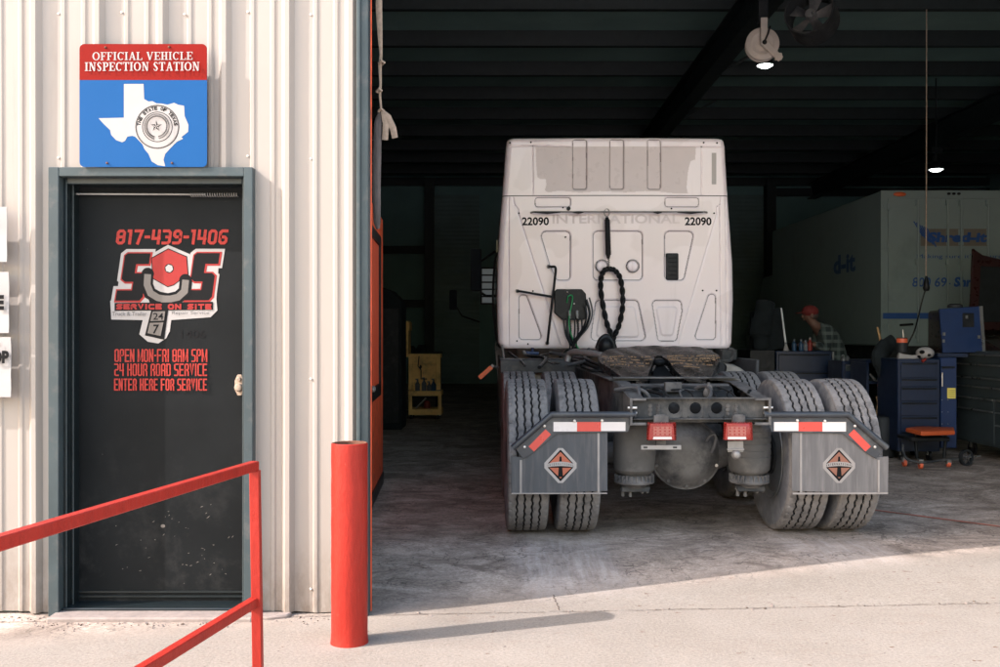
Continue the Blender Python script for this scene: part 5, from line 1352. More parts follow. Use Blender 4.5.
m_=MB(); ax=Vector((-.5,-.8,.2)).normalized(); m_.lathe([(.235,-.14),(.25,-.14),(.25,.14),(.235,.14),(.225,.10),(.225,-.12)],p,ax,36); part(m_,'housing','chassis_dark',fn)
for k in range(5):
    m_=MB(); u=ax.orthogonal().normalized(); u.rotate(Matrix.Rotation(k*2*math.pi/5,3,ax)); w_=ax.cross(u); m_.prism([p+u*.04-w_*.03,p+u*.215-w_*.07,p+u*.215+w_*.07+ax*.03,p+u*.04+w_*.03+ax*.02],ax*.004); part(m_,'blade','chassis',fn)
m_=MB(); m_.lathe([(.001,.09),(.05,.09),(.06,-.02),(.001,-.02)],p,ax,18); m_.cyl(p+Vector((.02,0,.2)),(p.x+.02,p.y,5.6),.010,n=8); part(m_,'motor_and_rod','handle_metal',fn)
# hanging cord with connector
cd=thing('hanging_power_cord','thin power cord with a black connector, hanging in front of the box truck lettering','cord',tuple(W(926,285,12)))
m_=MB(); top=W(926.5,-40,12); top.z=5.6; m_.tube([top,W(926.5,120,12),W(926,276,12)],.0075,6); part(m_,'upper_cord','strap_tan',cd)
m_=MB(); m_.lathe([(.012,.10),(.020,.06),(.030,.02),(.042,-.05),(.030,-.085),(.001,-.09)],W(926.3,284,12),(0,0,1),14); part(m_,'connector','hose_black',cd)
m_=MB(); m_.tube(smooth([W(925,291,12),W(922,301,12),W(918,318,12),W(914,332,11.8),(W(908,344,11)),W(905,352,10.5)]),.009,6); part(m_,'lower_cord','hose_black',cd)
# --- yellow cart on the left
Yc=15.2; yc=thing('service_cart','yellow wheeled service cart with raised back panel and a row of spray bottles','cart',tuple(ground_at(424,Yc)))
m_=MB(); wb(m_,408.5,354,440.5,358,Yc,.42); wb(m_,408.5,358.01,412.5,390,Yc,.03); wb(m_,436.5,358.01,440.5,390,Yc,.03); wb(m_,412.51,358.01,436.49,364,Yc,.03); wb(m_,412.51,383,436.49,390,Yc+.10,.30); wb(m_,412.51,364.01,436.49,383,Yc+.06,.02)
for u in (408.5,437): wb(m_,u,358.02,u+3.5,390,Yc+.38,.04)
part(m_,'upper_cabinet','cart_yellow',yc,bevel=.004)
m_=MB(); wb(m_,408.5,391,441.5,396,Yc-.02,.44); wb(m_,408.5,409,441.5,415,Yc-.02,.44); 
for u in (408.5,438):
    wb(m_,u,396.01,u+3.5,408.99,Yc-.02,.04); wb(m_,u,396.01,u+3.5,408.99,Yc+.38,.04)
part(m_,'lower_frame','cart_yellow',yc,bevel=.004)
m_=MB(); a=W(406,357,Yc); b=W(408.3,321,Yc); m_.box((a.x,Yc,a.z),(b.x,Yc+.44,b.z)); m_.box((a.x+.03,Yc+.01,b.z-.15),(b.x+.02,Yc+.40,b.z-.02)); part(m_,'side_panel','cart_yellow',yc,bevel=.004)
casters(yc,[(ground_at(411,Yc).x,Yc+.03),(ground_at(438,Yc).x,Yc+.03),(ground_at(411,Yc).x,Yc+.38),(ground_at(438,Yc).x,Yc+.38)],.045)
labs=['yellow round bottle, leftmost on the yellow cart shelf','second spray bottle from the left on the yellow cart, with narrow neck','tallest spray bottle on the yellow cart shelf, third from the left','short grey bottle, fourth from the left on the yellow cart shelf','slim blue grey spray bottle on the yellow cart, fifth from the left','dark capped bottle, rightmost on the yellow cart shelf']
for i,(u,h_,col) in enumerate(((411.5,.13,'cart_yellow'),(417.5,.17,'bottle_grey'),(424,.19,'bottle_grey'),(429.2,.13,'bottle_grey'),(433.5,.17,'bottle_blue'),(438.6,.15,'bottle_grey'))):
    p=W(u,391,Yc+.06); p.z=W(0,391,Yc+.0).z; b=thing('spray_bottle',labs[i],'bottle',tuple(p),'spray bottles on the yellow cart')
    m_=MB(); m_.lathe([(.001,0),(.036,0),(.038,.01),(.038,h_*.62),(.016,h_*.80),(.013,h_*.86)],p,(0,0,1),16); part(m_,'bottle_body',col,b)
    m_=MB(); m_.lathe([(.015,h_*.86),(.015,h_),(.001,h_+.004)],p,(0,0,1),12); m_.box((p.x-.03,p.y-.01,p.z+h_),(p.x+.012,p.y+.01,p.z+h_+.02)); part(m_,'cap','ink_black' if i==5 else 'bottle_grey',b)
m_=MB(); q=W(419,372,Yc-.02); m_.tube([W(419,356,Yc-.03),W(418,366,Yc-.03),W(421,370,Yc-.03),W(421,379,Yc-.03),W(427,379,Yc-.03)],.008,8); m_.ell(W(420.5,367,Yc-.03),(.02,.015,.03),10,6)
single(m_,'caliper_gauge','hose_black','black clamp tool hanging on the front of the yellow cart','tool',tuple(W(420,370,Yc)))
m_=MB(); p=W(427,408.8,Yc+.2); m_.lathe([(.001,0),(.05,0),(.05,.10),(.03,.13),(.001,.13)],p,(0,0,1),16); single(m_,'oil_can','bottle_red','small red can on the bottom shelf of the yellow cart','can',tuple(p))
m_=MB(); m_.tube([W(416,408,Yc+.1),W(426,398,Yc+.1)],.012,8); single(m_,'steel_rod','handle_metal','slanted steel rod on the bottom shelf of the yellow cart','rod',tuple(W(420,408,Yc+.1)))
# dark lockers left of the cart
Yl=13.5; g=ground_at(390,Yl); lk=thing('storage_locker','dark grey steel locker with sloped top at the left, behind the red inner door','locker',tuple(g))
m_=MB(); a=W(375,296,Yl); b=W(402,296,Yl); m_.prism([(a.x-.5,Yl+.6,FLOOR),(b.x,Yl+.6,FLOOR),(b.x,Yl+.6,1.85),(b.x-.15,Yl+.6,2.0),(a.x-.5,Yl+.6,2.25)],(0,-.6,0)); part(m_,'locker_body','cloth_dark',lk,bevel=.01)
m_=MB(); m_.box((b.x-.50,Yl-.012,.15),(b.x-.04,Yl-.0005,1.75)); part(m_,'locker_door','black_steel',lk,bevel=.004)
for k in range(3):
    m_=MB(); p=W(398+k*12,352,16.8+k*.3); m_.lathe([(.001,0),(.10,0),(.11,.05),(.07,.09+.02*k),(.001,.10)],p,(0,0,1),14)
    single(m_,'machine_part','chassis_dark',['dark metal part on the bench, leftmost behind the yellow cart','dark metal part on the bench, middle one behind the yellow cart','dark metal part on the bench, rightmost behind the yellow cart'][k],'part',tuple(p))
wbn=thing('work_bench','long dark work bench standing behind the yellow cart','bench',(W(415,0,16.7).x,17,FLOOR))
m_=MB(); a=W(388,352.6,16.7); b=W(440,352.6,16.7); m_.box((a.x,16.6,a.z-.05),(b.x,17.5,a.z)); part(m_,'bench_top','chassis_dark',wbn)
for x in (a.x+.05,b.x-.05):
    for y in (16.7,17.4): m_=MB(); m_.box((x-.03,y-.03,FLOOR),(x+.03,y+.03,a.z-.051)); part(m_,'leg','chassis_dark',wbn)
# --- tool chests on the right
def drawer_chest(name,lab,u0,u1,v0,Y,depth,rows,mats,handle=True,rz=0,wheels=True,zbot=.16):
    a=W(u0,v0,Y); b=W(u1,v0,Y); zt_=a.z; t=thing(name,lab,'tool chest',((a.x+b.x)/2,Y,FLOOR))
    m_=MB(); m_.box((a.x,Y,zbot),(b.x,Y+depth,zt_)); part(m_,'cabinet',mats[0],t,bevel=.008)
    H_=zt_-.03-zbot-.02; tot=sum(rows); z=zt_-.03
    for r_ in rows:
        h=H_*r_/tot; m_=MB(); m_.box((a.x+.03,Y-.012,z-h+.006),(b.x-.03,Y-.0005,z-.006)); d=part(m_,'drawer',mats[1],t,bevel=.003)
        m_=MB(); m_.box((a.x+.04,Y-.028,z-.026),(b.x-.04,Y-.0125,z-.012)); part(m_,'pull','handle_metal' if handle else 'black_steel',d,bevel=.002)
        z-=h
    if wheels: casters(t,[(a.x+.08,Y+.08),(b.x-.08,Y+.08),(a.x+.08,Y+depth-.08),(b.x-.08,Y+depth-.08)],.05)
    return t,a,b
t1,a1,b1=drawer_chest('tool_chest','dark blue rolling tool chest with six drawers, behind the orange creeper seat',897.5,940,359,10.2,.55,[1.1,.6,1,1,1,1.3],('blue_tool_dark','blue_tool_dark'),False)
m_=MB(); wb(m_,940.6,357.5,956.8,448,10.25,.50); c_2=thing('side_cabinet','blue upright side cabinet with a yellow label beside the dark blue tool chest','cabinet',tuple(ground_at(954,10.25)))
part(m_,'cabinet','blue_tool',c_2,bevel=.006)
m_=MB(); wb(m_,947.3,388,955.6,398.5,10.247,.0025); part(m_,'label_plate','yellow_label',c_2)
D=Dec(lambda u,v,l: W(u,v,10.246)+Vector((0,-l,0)),step=.0005)
for k in range(4): D.stroke([(948.5,390.5+2*k),(955,390.5+2*k)],.35)
part(D,'label_print','ink_grey',c_2)
m_=MB(); m_.tube([W(942.3,373,10.24),W(942.3,373,10.2),W(942.3,386,10.2),W(942.3,386,10.24)],.009,8); part(m_,'door_pull','handle_metal',c_2)
m_=MB(); wb(m_,943,366.5,955,368,10.22,.029); part(m_,'latch_bar','black_steel',c_2)
for k,(u,v) in enumerate(((942,400),(948,400),(942,412),(948,412),(942,424),(948,424))):
    m_=MB(); m_.ell(W(u,v,10.245),(.006,.004,.006),8,6); part(m_,'rivet','handle_metal',c_2)
# open blue lid box on top
Yo=10.45; t=thing('open_top_chest','bright blue top chest with its lid raised, beside the grey drawer chest','tool box',tuple(W(962,352,Yo)))
m_=MB(); m_.prism([W(939.5,309,Yo),W(982.5,306,Yo),W(985.5,352,Yo),W(943,353,Yo)],(0,.03,0)); part(m_,'lid','blue_tool',t,bevel=.004)
m_=MB(); m_.prism([W(979.5,306.3,Yo-.01),W(982.7,306,Yo-.01),W(985.7,352,Yo-.01),W(982.8,352,Yo-.01)],(0,.008,0)); part(m_,'lid_edge','handle_metal',t)
m_=MB(); wb(m_,963,313,974,327,Yo-.012,.010); part(m_,'document_pocket','black_steel',t)
for u,v in ((943.5,341),(944,334),(979,337),(966.5,317)):
    m_=MB(); m_.box(W(u-.8,v+1.6,Yo-.016),W(u+.8,v-1.6,Yo-.002)); part(m_,'clip','handle_metal',t)
m_=MB(); q=W(955,306.5,Yo+.1); m_.lathe([(.001,.03),(.05,.03),(.075,.015),(.08,-.01),(.001,-.01)],q,(0,0,1),20); single(m_,'cap_tray','black_rubber','small black round tray on top of the raised blue lid','tray',tuple(q))
m_=MB(); wb(m_,938,353.5,968,357.0,10.3,.5); part(m_,'chest_base','blue_tool_dark',t)
# big grey chest, its drawer face turned almost edge on
P0=Vector((5.10,10.85,0)); P1=Vector((5.17,8.9,0)); ztp=W(957,350.5,10.85).z; zbt=.22
gc=thing('large_tool_chest','large dark grey drawer chest at the right edge, seen almost edge on','tool chest',(5.07,10.85,FLOOR))
dv=(P1-P0).normalized(); nv_=Vector((dv.y,-dv.x,0)); nv_=nv_ if nv_.x<0 else -nv_; Lc=(P1-P0).length
def gq(s,o,z): q=P0+dv*s+nv_*o; return Vector((q.x,q.y,z))
def gbox(mb,s0,s1,o0,o1,z0,z1,mi=0):
    mb.add([gq(s0,o0,z0),gq(s1,o0,z0),gq(s1,o1,z0),gq(s0,o1,z0),gq(s0,o0,z1),gq(s1,o0,z1),gq(s1,o1,z1),gq(s0,o1,z1)],[(0,3,2,1),(4,5,6,7),(0,1,5,4),(1,2,6,5),(2,3,7,6),(3,0,4,7)],mi)
m_=MB(); gbox(m_,0,Lc,-.60,0,zbt,ztp); part(m_,'cabinet','chest_grey',gc,bevel=.006)
rows=[(0,.10),(.10,.24),(.24,.32),(.32,.45),(.45,.49)]
def gdrawer(s0,s1,f0,f1):
    H_=ztp-.02-zbt-.02; z1_=ztp-.02-H_*f0; z0_=ztp-.02-H_*f1; m_=MB(); gbox(m_,s0,s1,.0005,.012,z0_+.005,z1_-.005); d=part(m_,'drawer','chest_grey',gc,bevel=.003)
    m_=MB(); gbox(m_,s0+.01,s1-.01,.0125,.03,z1_-.026,z1_-.012); part(m_,'pull','handle_metal',d)
for f0,f1 in ((0,.11),(.11,.26),(.26,.36),(.36,.49)): gdrawer(.03,Lc-.03,f0,f1)
for f0,f1 in ((.49,.62),(.62,1.0)): gdrawer(.03,.78,f0,f1)
for f0,f1 in ((.49,.62),(.62,.76),(.76,1.0)): gdrawer(.82,Lc-.03,f0,f1)
casters(gc,[(gq(.15,-.1,0).x,gq(.15,-.1,0).y),(gq(1.7,-.1,0).x,gq(1.7,-.1,0).y),(gq(.15,-.5,0).x,gq(.15,-.5,0).y),(gq(1.7,-.5,0).x,gq(1.7,-.5,0).y)],.08)
# creeper seat
cs=thing('creeper_seat','rolling mechanic seat with orange cushion and orange casters on the floor','seat',tuple(ground_at(930,9.85)))
Yk=9.85; m_=MB(); m_.prism([W(905.5,427.5,Yk),W(921,431.5,Yk-.28),W(955,430.5,Yk-.2),W(954,427,Yk+.2),W(918,426,Yk+.25)],(0,0,-.045)); part(m_,'cushion','orange_vinyl',cs,bevel=.014,seg=2)
m_=MB(); wb(m_,911,437.5,950,441.5,Yk-.10,.35); part(m_,'under_tray','black_steel',cs,bevel=.006)
for u in (915,946):
    m_=MB(); m_.cyl(W(u,433,Yk),W(u+(2 if u<930 else -2),458,Yk),.016,n=10); part(m_,'leg','black_steel',cs)
m_=MB(); m_.tube(smooth([W(903,445,Yk-.1),W(903.5,452,Yk-.15),W(908,459.5,Yk-.22),W(922,462.5,Yk-.25),W(940,460.5,Yk-.15),W(958,459,Yk-.05)]),.012,8); part(m_,'foot_rail','chassis',cs)
for k,(u,y) in enumerate(((904.5,Yk-.05),(920.5,Yk-.22),(948.5,Yk-.1))):
    r_=.036 if k<2 else .028; x=ground_at(u,y).x; m_=MB(); m_.cyl((x-.016,y,FLOOR+r_),(x+.016,y,FLOOR+r_),r_,n=18); c=part(m_,'caster','orange_plastic',cs,bevel=.004)
    m_=MB(); m_.box((x-.024,y-.02,FLOOR+r_*1.2),(x+.024,y+.03,FLOOR+r_*2.6)); part(m_,'caster_fork','handle_metal',c)
sp=thing('spoked_trolley_wheel','black spoked trolley wheel lying against the floor right of the creeper seat','wheel',tuple(ground_at(966,Yk)))
c=ground_at(966,Yk)+Vector((0,0,.082)); ax=Vector((.35,-1,0)).normalized()
m_=MB(); m_.lathe([(.062,-.018),(.080,-.020),(.082,0),(.080,.020),(.062,.018),(.060,0),(.062,-.018)],c,ax,30); part(m_,'tyre','black_rubber',sp)
for k in range(5):
    m_=MB(); u=ax.orthogonal().normalized(); u.rotate(Matrix.Rotation(k*2*math.pi/5+.3,3,ax)); m_.cyl(c+u*.012,c+u*.062,.007,n=6); part(m_,'spoke','chassis',sp)
m_=MB(); m_.cyl(c-ax*.02,c+ax*.03,.015,n=12); m_.cyl(c+Vector((-.01,0,0)),c+Vector((.17,.05,.01)),.008,n=8); part(m_,'hub','handle_metal',sp)
# items on the blue chest
Yi=10.35
m_=MB(); m_.tube([W(898,356,Yi),W(902,357,Yi),W(912,358,Yi),W(918,357.5,Yi)],[.04,.035,.03,.03],10,flat=.6); m_.ell(W(925,353,Yi),(.095,.08,.065),18,10); 
hm=single(m_,'grinder_case','ink_white','white and black power tool lying on the dark blue tool chest','power tool',tuple(W(915,358,Yi)))
for u,v,r_ in ((922,352,.03),(929,355,.022),(919,356.5,.018)): 
    m_=MB(); m_.ell(W(u,v,Yi-.07),(r_,.02,r_*.7),10,6); part(m_,'black_trim','ink_black',hm)
m_=MB(); p=W(902,352,Yi+.1); m_.lathe([(.001,0),(.055,0),(.055,.15),(.05,.155),(.001,.155)],p,(0,0,1),20); mg=single(m_,'dark_can','black_rubber','black can with an orange band on the dark blue tool chest','can',tuple(p))
m_=MB(); m_.lathe([(.0555,.10),(.0565,.105),(.0565,.14),(.0555,.145)],p,(0,0,1),20); part(m_,'band','orange_plastic',mg)
m_=MB(); m_.cyl(p+Vector((0.02,0,.10)),p+Vector((.01,0,.24)),.005,n=6); single(m_,'screwdriver','bolt','thin screwdriver standing in the black can','screwdriver',tuple(p+Vector((.02,0,.1))))
m_=MB(); m_.cyl(W(925.5,359,Yi-.15),W(922,361.5,Yi-.16),.016,n=8); single(m_,'red_socket','bottle_red','small red tool end at the front edge of the dark blue tool chest','tool',tuple(W(924,360,Yi-.15)))
m_=MB(); m_.tube([W(877.3,327,11),W(882.7,350,11)],[.011,.020],8); single(m_,'wooden_handle','wood','bare wooden handle sticking up behind the parts bench','handle',tuple(W(882,350,11)))
# parts bench with rags between the chests
Yp=10.9; pb=thing('parts_bench','dark blue parts bench with an open shelf, left of the dark blue tool chest','bench',tuple(ground_at(882,Yp)))
m_=MB(); wb(m_,866.5,360,896.5,363,Yp,.55); part(m_,'bench_top','blue_tool_dark',pb,bevel=.004)
m_=MB(); wb(m_,868,381,896,384,Yp,.5); part(m_,'shelf','blue_tool_dark',pb,bevel=.004)
m_=MB(); wb(m_,866.5,363.1,869,450,Yp,.5); part(m_,'side_panel','blue_tool_dark',pb)
m_=MB(); wb(m_,895,363.1,896.5,450,Yp,.5); part(m_,'side_panel','blue_tool_dark',pb)
m_=MB()
m_.tube(smooth([W(893,342,Yp-.05),W(886,347,Yp-.1),W(880,356,Yp-.15),W(881,366,Yp-.18),W(886,377,Yp-.15)]),[.09]*6+[.11]*6+[.12]*6+[.10]*6+[.05],12,flat=.6)
single(m_,'rag_jacket','cloth_dark','dark grey work jacket draped over the parts bench','jacket',tuple(W(885,350,Yp)))
for i,(u,v,mm_,lab) in enumerate(((873,378,'handle_metal','bare metal wrench on the parts bench shelf, leftmost tool'),(880,380,'orange_plastic','orange handled tool on the parts bench shelf'),(888,379.5,'maroon','maroon tool case on the parts bench shelf'),(893,375,'bottle_red','red grip standing at the right end of the parts bench shelf'))):
    m_=MB(); p=W(u,v,Yp-.03)
    if i==0: m_.tube([W(870,374,Yp-.04),W(875,380,Yp-.04),W(879,381,Yp-.04)],.014,8)
    elif i==1: m_.tube([W(879,386,Yp-.04),W(881,381,Yp-.04)],[.022,.014],8); m_.ell(W(882,379.5,Yp-.04),.02,8,6)
    elif i==2: wb(m_,884,377,893,381,Yp-.06,.08)
    else: wb(m_,892,369,894,375.5,Yp-.06,.03)
    single(m_,'hand_tool',mm_,lab,'tool',tuple(p),group='tools on the parts bench')
m_=MB(); m_.tube(smooth([W(878,396,Yp-.05),W(880,405,Yp-.06),W(879,416,Yp-.05)]),[.03]*6+[.04]*6+[.02],10,flat=.5); single(m_,'leather_glove','wood','tan work glove hanging from the parts bench','glove',tuple(W(879,405,Yp)))
m_=MB(); p=ground_at(883,Yp-.35); m_.lathe([(.001,0),(.11,0),(.13,.02),(.14,.40),(.12,.44),(.001,.45)],p,(0,0,1),24); single(m_,'drum_bin','black_rubber','black waste bin on the floor in front of the parts bench','bin',tuple(p))
# small drawer cabinet
t3,a3,b3=drawer_chest('small_drawer_cabinet','small dark blue drawer cabinet with metal pulls and paper on top, beside the parts bench',842,866,361,11.5,.5,[1.4,.9,.9,1.4],('blue_tool_dark','blue_tool_dark'))
m_=MB(); wb(m_,845.5,364.5,853,371,11.485,.0135); part(m_,'label_window','chest_grey',t3)
m_=MB(); wb(m_,853,359.3,866,360.9,11.6,.25); single(m_,'paper_stack','paper','white papers lying on the small drawer cabinet','papers',tuple(W(860,360.9,11.7)))
for k,(u,s_) in enumerate(((843,.05),(847.5,.04))):
    m_=MB(); p=W(u,360.9,11.6); m_.lathe([(.001,0),(.03,0),(.035,s_*.6),(.02,s_),(.012,s_*1.5),(.001,s_*1.5)],p,(0,0,1),14); single(m_,'metal_fitting','handle_metal',('larger','smaller')[k]+' bare metal fitting on the small drawer cabinet','fitting',tuple(p))
# bench chest that the mechanic leans on
t4,a4,b4=drawer_chest('roller_cabinet','dark blue roller cabinet with bottles on top, which the mechanic leans on',776,832,351,12.2,.6,[1,3.2],('blue_tool_dark','blue_tool_dark'),False)
m_=MB(); wb(m_,832.3,352,834.6-.6,395,12.19,.03); part(m_,'pale_corner_post','handle_metal',t4)
for k,(u,h,c_1,lab) in enumerate(((796,.13,'bottle_blue','tall blue can on the roller cabinet, left of the water bottles'),(803,.13,'bottle_blue','left one of two blue bottles on the roller cabinet'),(807.5,.12,'bottle_grey','right one of two blue grey bottles on the roller cabinet'),(812,.15,'bottle_red','red bottle with white cap on the roller cabinet'),(788,.09,'paper','small white funnel on the roller cabinet'))):
    p=W(u-2,351,12.35); t=thing('bottle',lab,'bottle' if k!=4 else 'funnel',tuple(p),'bottles on the roller cabinet' if k!=4 else None)
    m_=MB(); m_.lathe([(.001,0),(.028,0),(.030,.01),(.030,h*.7),(.012,h*.88),(.012,h)] if k!=4 else [(.001,0),(.04,0),(.012,h),(.001,h)],p,(0,0,1),14); part(m_,'bottle_body',c_1,t)
    m_=MB(); m_.lathe([(.014,h),(.014,h+.02),(.001,h+.02)],p,(0,0,1),10); part(m_,'cap','ink_white' if k in(3,) else 'bottle_grey',t)
# chest with raised lid, dark, left of the roller cabinet
Yr=12.0; t=thing('lidded_tool_chest','black tool chest with its lid raised, left of the mechanic behind the truck','tool chest',tuple(ground_at(765,Yr)))
m_=MB(); wb(m_,750,350,775,440,Yr,.6); part(m_,'cabinet','black_steel',t,bevel=.006)
m_=MB(); m_.prism([W(750,350,Yr+.5),W(786.5,349,Yr+.5),W(781,308,Yr+.55),W(751,312,Yr+.55)],(0,.04,0)); part(m_,'lid','cloth_dark',t,bevel=.005)
m_=MB(); m_.prism([W(780.6,308,Yr+.53),W(782,308,Yr+.53),W(787.5,349,Yr+.48),W(785.5,349,Yr+.48)],(0,.01,0)); part(m_,'lid_edge','handle_metal',t)
m_=MB(); m_.tube(smooth([W(762,350,Yr+.3),W(760,335,Yr+.3),W(763,318,Yr+.35),W(766,300,Yr+.4)]),[.10]*6+[.14]*6+[.12]*6+[.05],12,flat=.7); single(m_,'hanging_coat','cloth_dark','dark coat hung above the black lidded tool chest','coat',tuple(W(763,340,Yr+.3)))
# maroon raised hood of a car at the right edge
Yh=13.2; cr=thing('pickup_with_raised_hood','maroon pickup with its hood raised, at the right edge behind the grey chest','car',tuple(ground_at(1010,Yh)))
m_=MB(); m_.prism([W(973,248,Yh),W(983,255,Yh),W(1000,259,Yh),W(1060,262,Yh),W(1060,330,Yh),W(968,330,Yh),W(971,300,Yh)],(0,.05,0)); part(m_,'hood','maroon',cr,bevel=.012)
m_=MB(); m_.prism([W(981,266,Yh-.01),W(1050,270,Yh-.01),W(1050,322,Yh-.01),W(978,322,Yh-.01)],(0,.008,0)); part(m_,'hood_liner','cloth_dark',cr,bevel=.003)
g=ground_at(1000,Yh); m_=MB(); g.x+=.35
m_.prism([(g.x-.55,Yh-1.1,.45),(g.x-.55,Yh-1.15,.95),(g.x-.55,Yh+.0,1.30),(g.x-.55,Yh+.7,1.35),(g.x-.55,Yh+1.2,1.75),(g.x-.55,Yh+1.8,1.75),(g.x-.55,Yh+1.8,.45)],(1.8,0,0)); part(m_,'body','maroon',cr,bevel=.06,seg=3)
for x in (g.x-.42,g.x+1.05):
    for y in (Yh-.5,Yh+1.5):
        m_=MB(); m_.lathe([(.12,-.11),(.30,-.11),(.36,-.08),(.36,.08),(.30,.11),(.12,.11)],(x,y,FLOOR+.36),(1,0,0),32); part(m_,'wheel','black_rubber',cr)
# red safety line on the floor
m_=MB()
pts=[]
a=Vector((2.65,7.55,0)); b=Vector((3.9,6.3,0))
for i in range(24):
    p=a.lerp(b,i/23); pts.append(p)
s_=Vector((.7,.7,0))*.018
vs=[]
for i,p in enumerate(pts): vs+=[(p.x-s_.x,p.y-s_.y,FLOOR+.004),(p.x+s_.x*(.4+.6*((i*7)%3)/2),p.y+s_.y,FLOOR+.004)]
m_.add(vs,[(2*i,2*i+1,2*i+3,2*i+2) for i in range(23)]); K('faded_red_line',(.42,.12,.08),.85,var=.4,scale=12); tag(m_.build('floor_marking','faded_red_line'),kind='structure')
# --- the mechanic
def skin_mesh(name,nodes,edges,mname,parent=None,off=(0,0,0),sub=2,root=0,extra=None):
    me=bpy.data.meshes.new(name); me.from_pydata([Vector(n[0])-Vector(off) for n in nodes],edges,[])
    o=bpy.data.objects.new(name,me); COL.objects.link(o)
    sk=o.modifiers.new('s','SKIN'); sk.use_smooth_shade=True
    if not me.skin_vertices: bpy.context.view_layer.objects.active=o
    for i,n in enumerate(nodes):
        r_=n[1]; r_=(r_,r_) if not isinstance(r_,tuple) else r_
        me.skin_vertices[0].data[i].radius=r_; me.skin_vertices[0].data[i].use_root=(i==root)
    sb=o.modifiers.new('u','SUBSURF'); sb.levels=sub; sb.render_levels=sub
    dg=bpy.context.evaluated_depsgraph_get(); m2=bpy.data.meshes.new_from_object(o.evaluated_get(dg))
    if extra:
        bm=bmesh.new(); bm.from_mesh(m2)
        ex=bpy.data.meshes.new('x'); ex.from_pydata([Vector(v)-Vector(off) for v in extra.v],[],extra.f); bm.from_mesh(ex); bm.to_mesh(m2); bm.free()
    bpy.data.objects.remove(o); m2.materials.clear(); m2.materials.append(M[mname]); m2.shade_smooth()
    o=bpy.data.objects.new(name,m2); COL.objects.link(o)
    if parent: o.parent=parent
    return o
YM=12.55
def q_(u,v,dy=0): 
    p=W(u,v,YM); p.y+=dy; return p
hip=q_(840,386); hip.z=.93
chest_=q_(832,345); sh=q_(824,330); nk=q_(815,325); hd=q_(809.5,316)
per=thing('person','mechanic in a red cap and plaid shirt leaning left over the roller cabinet','person',(hip.x,YM,FLOOR))
off=tuple(per.location)
N=[(hip,(.15,.12)),((hip+chest_)/2,(.14,.11)),(chest_,(.15,.12)),(sh,(.12,.10)),(nk,.055),(hd+Vector((.01,0,-.05)),.065),(hd,(.085,.09)),(hd+Vector((0,0,.06)),(.075,.08))]
E=[(0,1),(1,2),(2,3),(3,4),(4,5),(5,6),(6,7)]
for s_ in (-1,1):
    b0=len(N); 
    N+=[(sh+Vector((0,.17*s_,-.01)),.065),(sh+Vector((-.04,.22*s_,-.26)),.048),(Vector((sh.x-.20,YM+.15*s_,1.27)),.036),(Vector((sh.x-.27,YM+.13*s_,1.25)),(.038,.020))]
    E+=[(3,b0),(b0,b0+1),(b0+1,b0+2),(b0+2,b0+3)]
    for f_ in range(4):
        k=len(N); o_=-.03+.02*f_; L=.075+.01*(f_ in(1,2)); base=N[b0+3][0]
        N+=[(base+Vector((-.035,o_,.0)),.010),(base+Vector((-.035-L*.55,o_*1.1,.004)),.009),(base+Vector((-.03-L,o_*1.1,-.018)),.008)]; E+=[(b0+3,k),(k,k+1),(k+1,k+2)]
    k=len(N); N+=[(base+Vector((-.005,-.04*s_,.0)),.011),(base+Vector((-.045,-.058*s_,-.005)),.009)]; E+=[(b0+3,k),(k,k+1)]
    k=len(N)
    N+=[(hip+Vector((.01,.10*s_,-.08)),.10),(hip+Vector((-.04+.04*s_,.11*s_,-.42)),.068),(hip+Vector((.05+.06*s_,.12*s_,-.80)),.045),(hip+Vector((-.08+.06*s_,.12*s_,-.845)),.035)]
    E+=[(0,k),(k,k+1),(k+1,k+2),(k+2,k+3)]
face=MB(); face.ell(hd+Vector((-.088,0,-.005)),(.020,.014,.024),10,8); face.ell(hd+Vector((-.075,0,-.05)),(.018,.026,.010),10,6)
for s_ in (-1,1): face.ell(hd+Vector((-.072,.032*s_,.02)),(.014,.013,.010),8,6); face.ell(hd+Vector((.005,.088*s_,.0)),(.022,.010,.032),10,8)
skin_mesh('body',N,E,'skin',per,off,2,0,face)
# shirt over torso and arms, trousers, boots, cap, hair
g_=lambda r_,k: (r_+k) if not isinstance(r_,tuple) else (r_[0]+k,r_[1]+k)
N2=[(hip+Vector((.01,0,-.08)),(.19,.165)),(N[1][0],(.175,.15)),(N[2][0],(.19,.155)),(N[3][0],(.15,.13)),(nk+Vector((.02,0,-.02)),.085)]
E2=[(0,1),(1,2),(2,3),(3,4)]
for s_ in (-1,1):
    k=len(N2); N2+=[(sh+Vector((0,.17*s_,-.01)),.088),(sh+Vector((-.04,.22*s_,-.26)),.070),(Vector((sh.x-.17,YM+.155*s_,1.275)),.052)]; E2+=[(3,k),(k,k+1),(k+1,k+2)]
skin_mesh('plaid_shirt',N2,E2,'plaid',per,off,2,0)
N3=[(hip+Vector((0,0,-.02)),(.165,.14))]; E3=[]
for s_ in (-1,1):
    k=len(N3); N3+=[(hip+Vector((.01,.10*s_,-.10)),.12),(hip+Vector((-.04+.04*s_,.11*s_,-.42)),.088),(hip+Vector((.05+.06*s_,.12*s_,-.77)),.07)]; E3+=[(0,k),(k,k+1),(k+1,k+2)]
skin_mesh('trousers',N3,E3,'denim_dark',per,off,2,0)
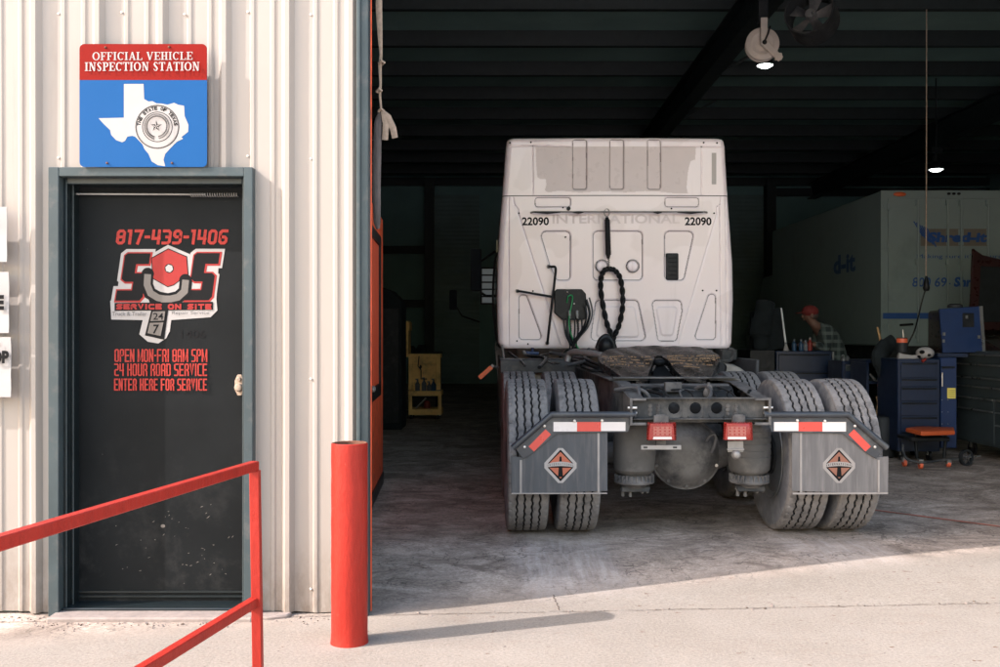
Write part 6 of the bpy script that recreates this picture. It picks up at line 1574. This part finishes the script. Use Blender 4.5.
for s_ in (-1,1):
    m_=MB(); p=hip+Vector((-.02+.06*s_,.12*s_,0)); m_.ell((p.x-.02,p.y,FLOOR+.055),(.14,.055,.055),16,10); part(m_,'boot','black_rubber',per)
m_=MB(); m_.ell(hd+Vector((.008,0,.055)),(.108,.100,.085),20,12); m_.prism([hd+Vector((-.08,-.075,.045)),hd+Vector((-.17,-.055,.03)),hd+Vector((-.185,0,.028)),hd+Vector((-.17,.055,.03)),hd+Vector((-.08,.075,.045))],(0,0,.010)); part(m_,'cap','cap_red',per,bevel=.002)
m_=MB(); m_.ell(hd+Vector((.035,0,.0)),(.075,.088,.060),16,10); part(m_,'hair','hair',per)
SUN,SKY,EXPO=2.0,.15,2.05
# ------------------------------------------------------------------ light and camera
AZ=R(19.2); EL=R(36)
dirv=Vector((math.cos(EL)*math.cos(AZ),math.cos(EL)*math.sin(AZ),-math.sin(EL)))
sun=bpy.data.lights.new('sun','SUN'); sun.energy=SUN; sun.angle=R(.5); sun.color=(1,.915,.875)
so=bpy.data.objects.new('sun',sun); COL.objects.link(so); so.rotation_euler=dirv.to_track_quat('-Z','Y').to_euler(); so.location=(-10,-5,10)
w=bpy.data.worlds.new('World'); scene.world=w; w.use_nodes=True
nt=w.node_tree; bg=nt.nodes['Background']; sky=nt.nodes.new('ShaderNodeTexSky'); sky.sky_type='NISHITA'; sky.sun_disc=False
sky.sun_elevation=EL; sky.sun_rotation=math.atan2(-dirv.x,-dirv.y)   # the sky's rotation runs clockwise from +Y
sky.air_density=2.0; sky.dust_density=2.5; sky.ozone_density=1.0
mx=mix(nt,1.0,sky.outputs[0],(1.0,.945,1.0),'MULTIPLY'); nt.links.new(mx,bg.inputs[0]); bg.inputs[1].default_value=SKY
cam=bpy.data.cameras.new('camera'); cam.sensor_width=36; cam.lens=F*36/1000; cam.clip_end=2000; cam.clip_start=.05
co=bpy.data.objects.new('camera',cam); COL.objects.link(co); co.location=(0,0,H); co.rotation_euler=(R(90),0,0); scene.camera=co
scene.view_settings.view_transform='Standard'; scene.view_settings.look='None'; scene.view_settings.gamma=1; scene.view_settings.use_curve_mapping=False
scene.view_settings.exposure=EXPO
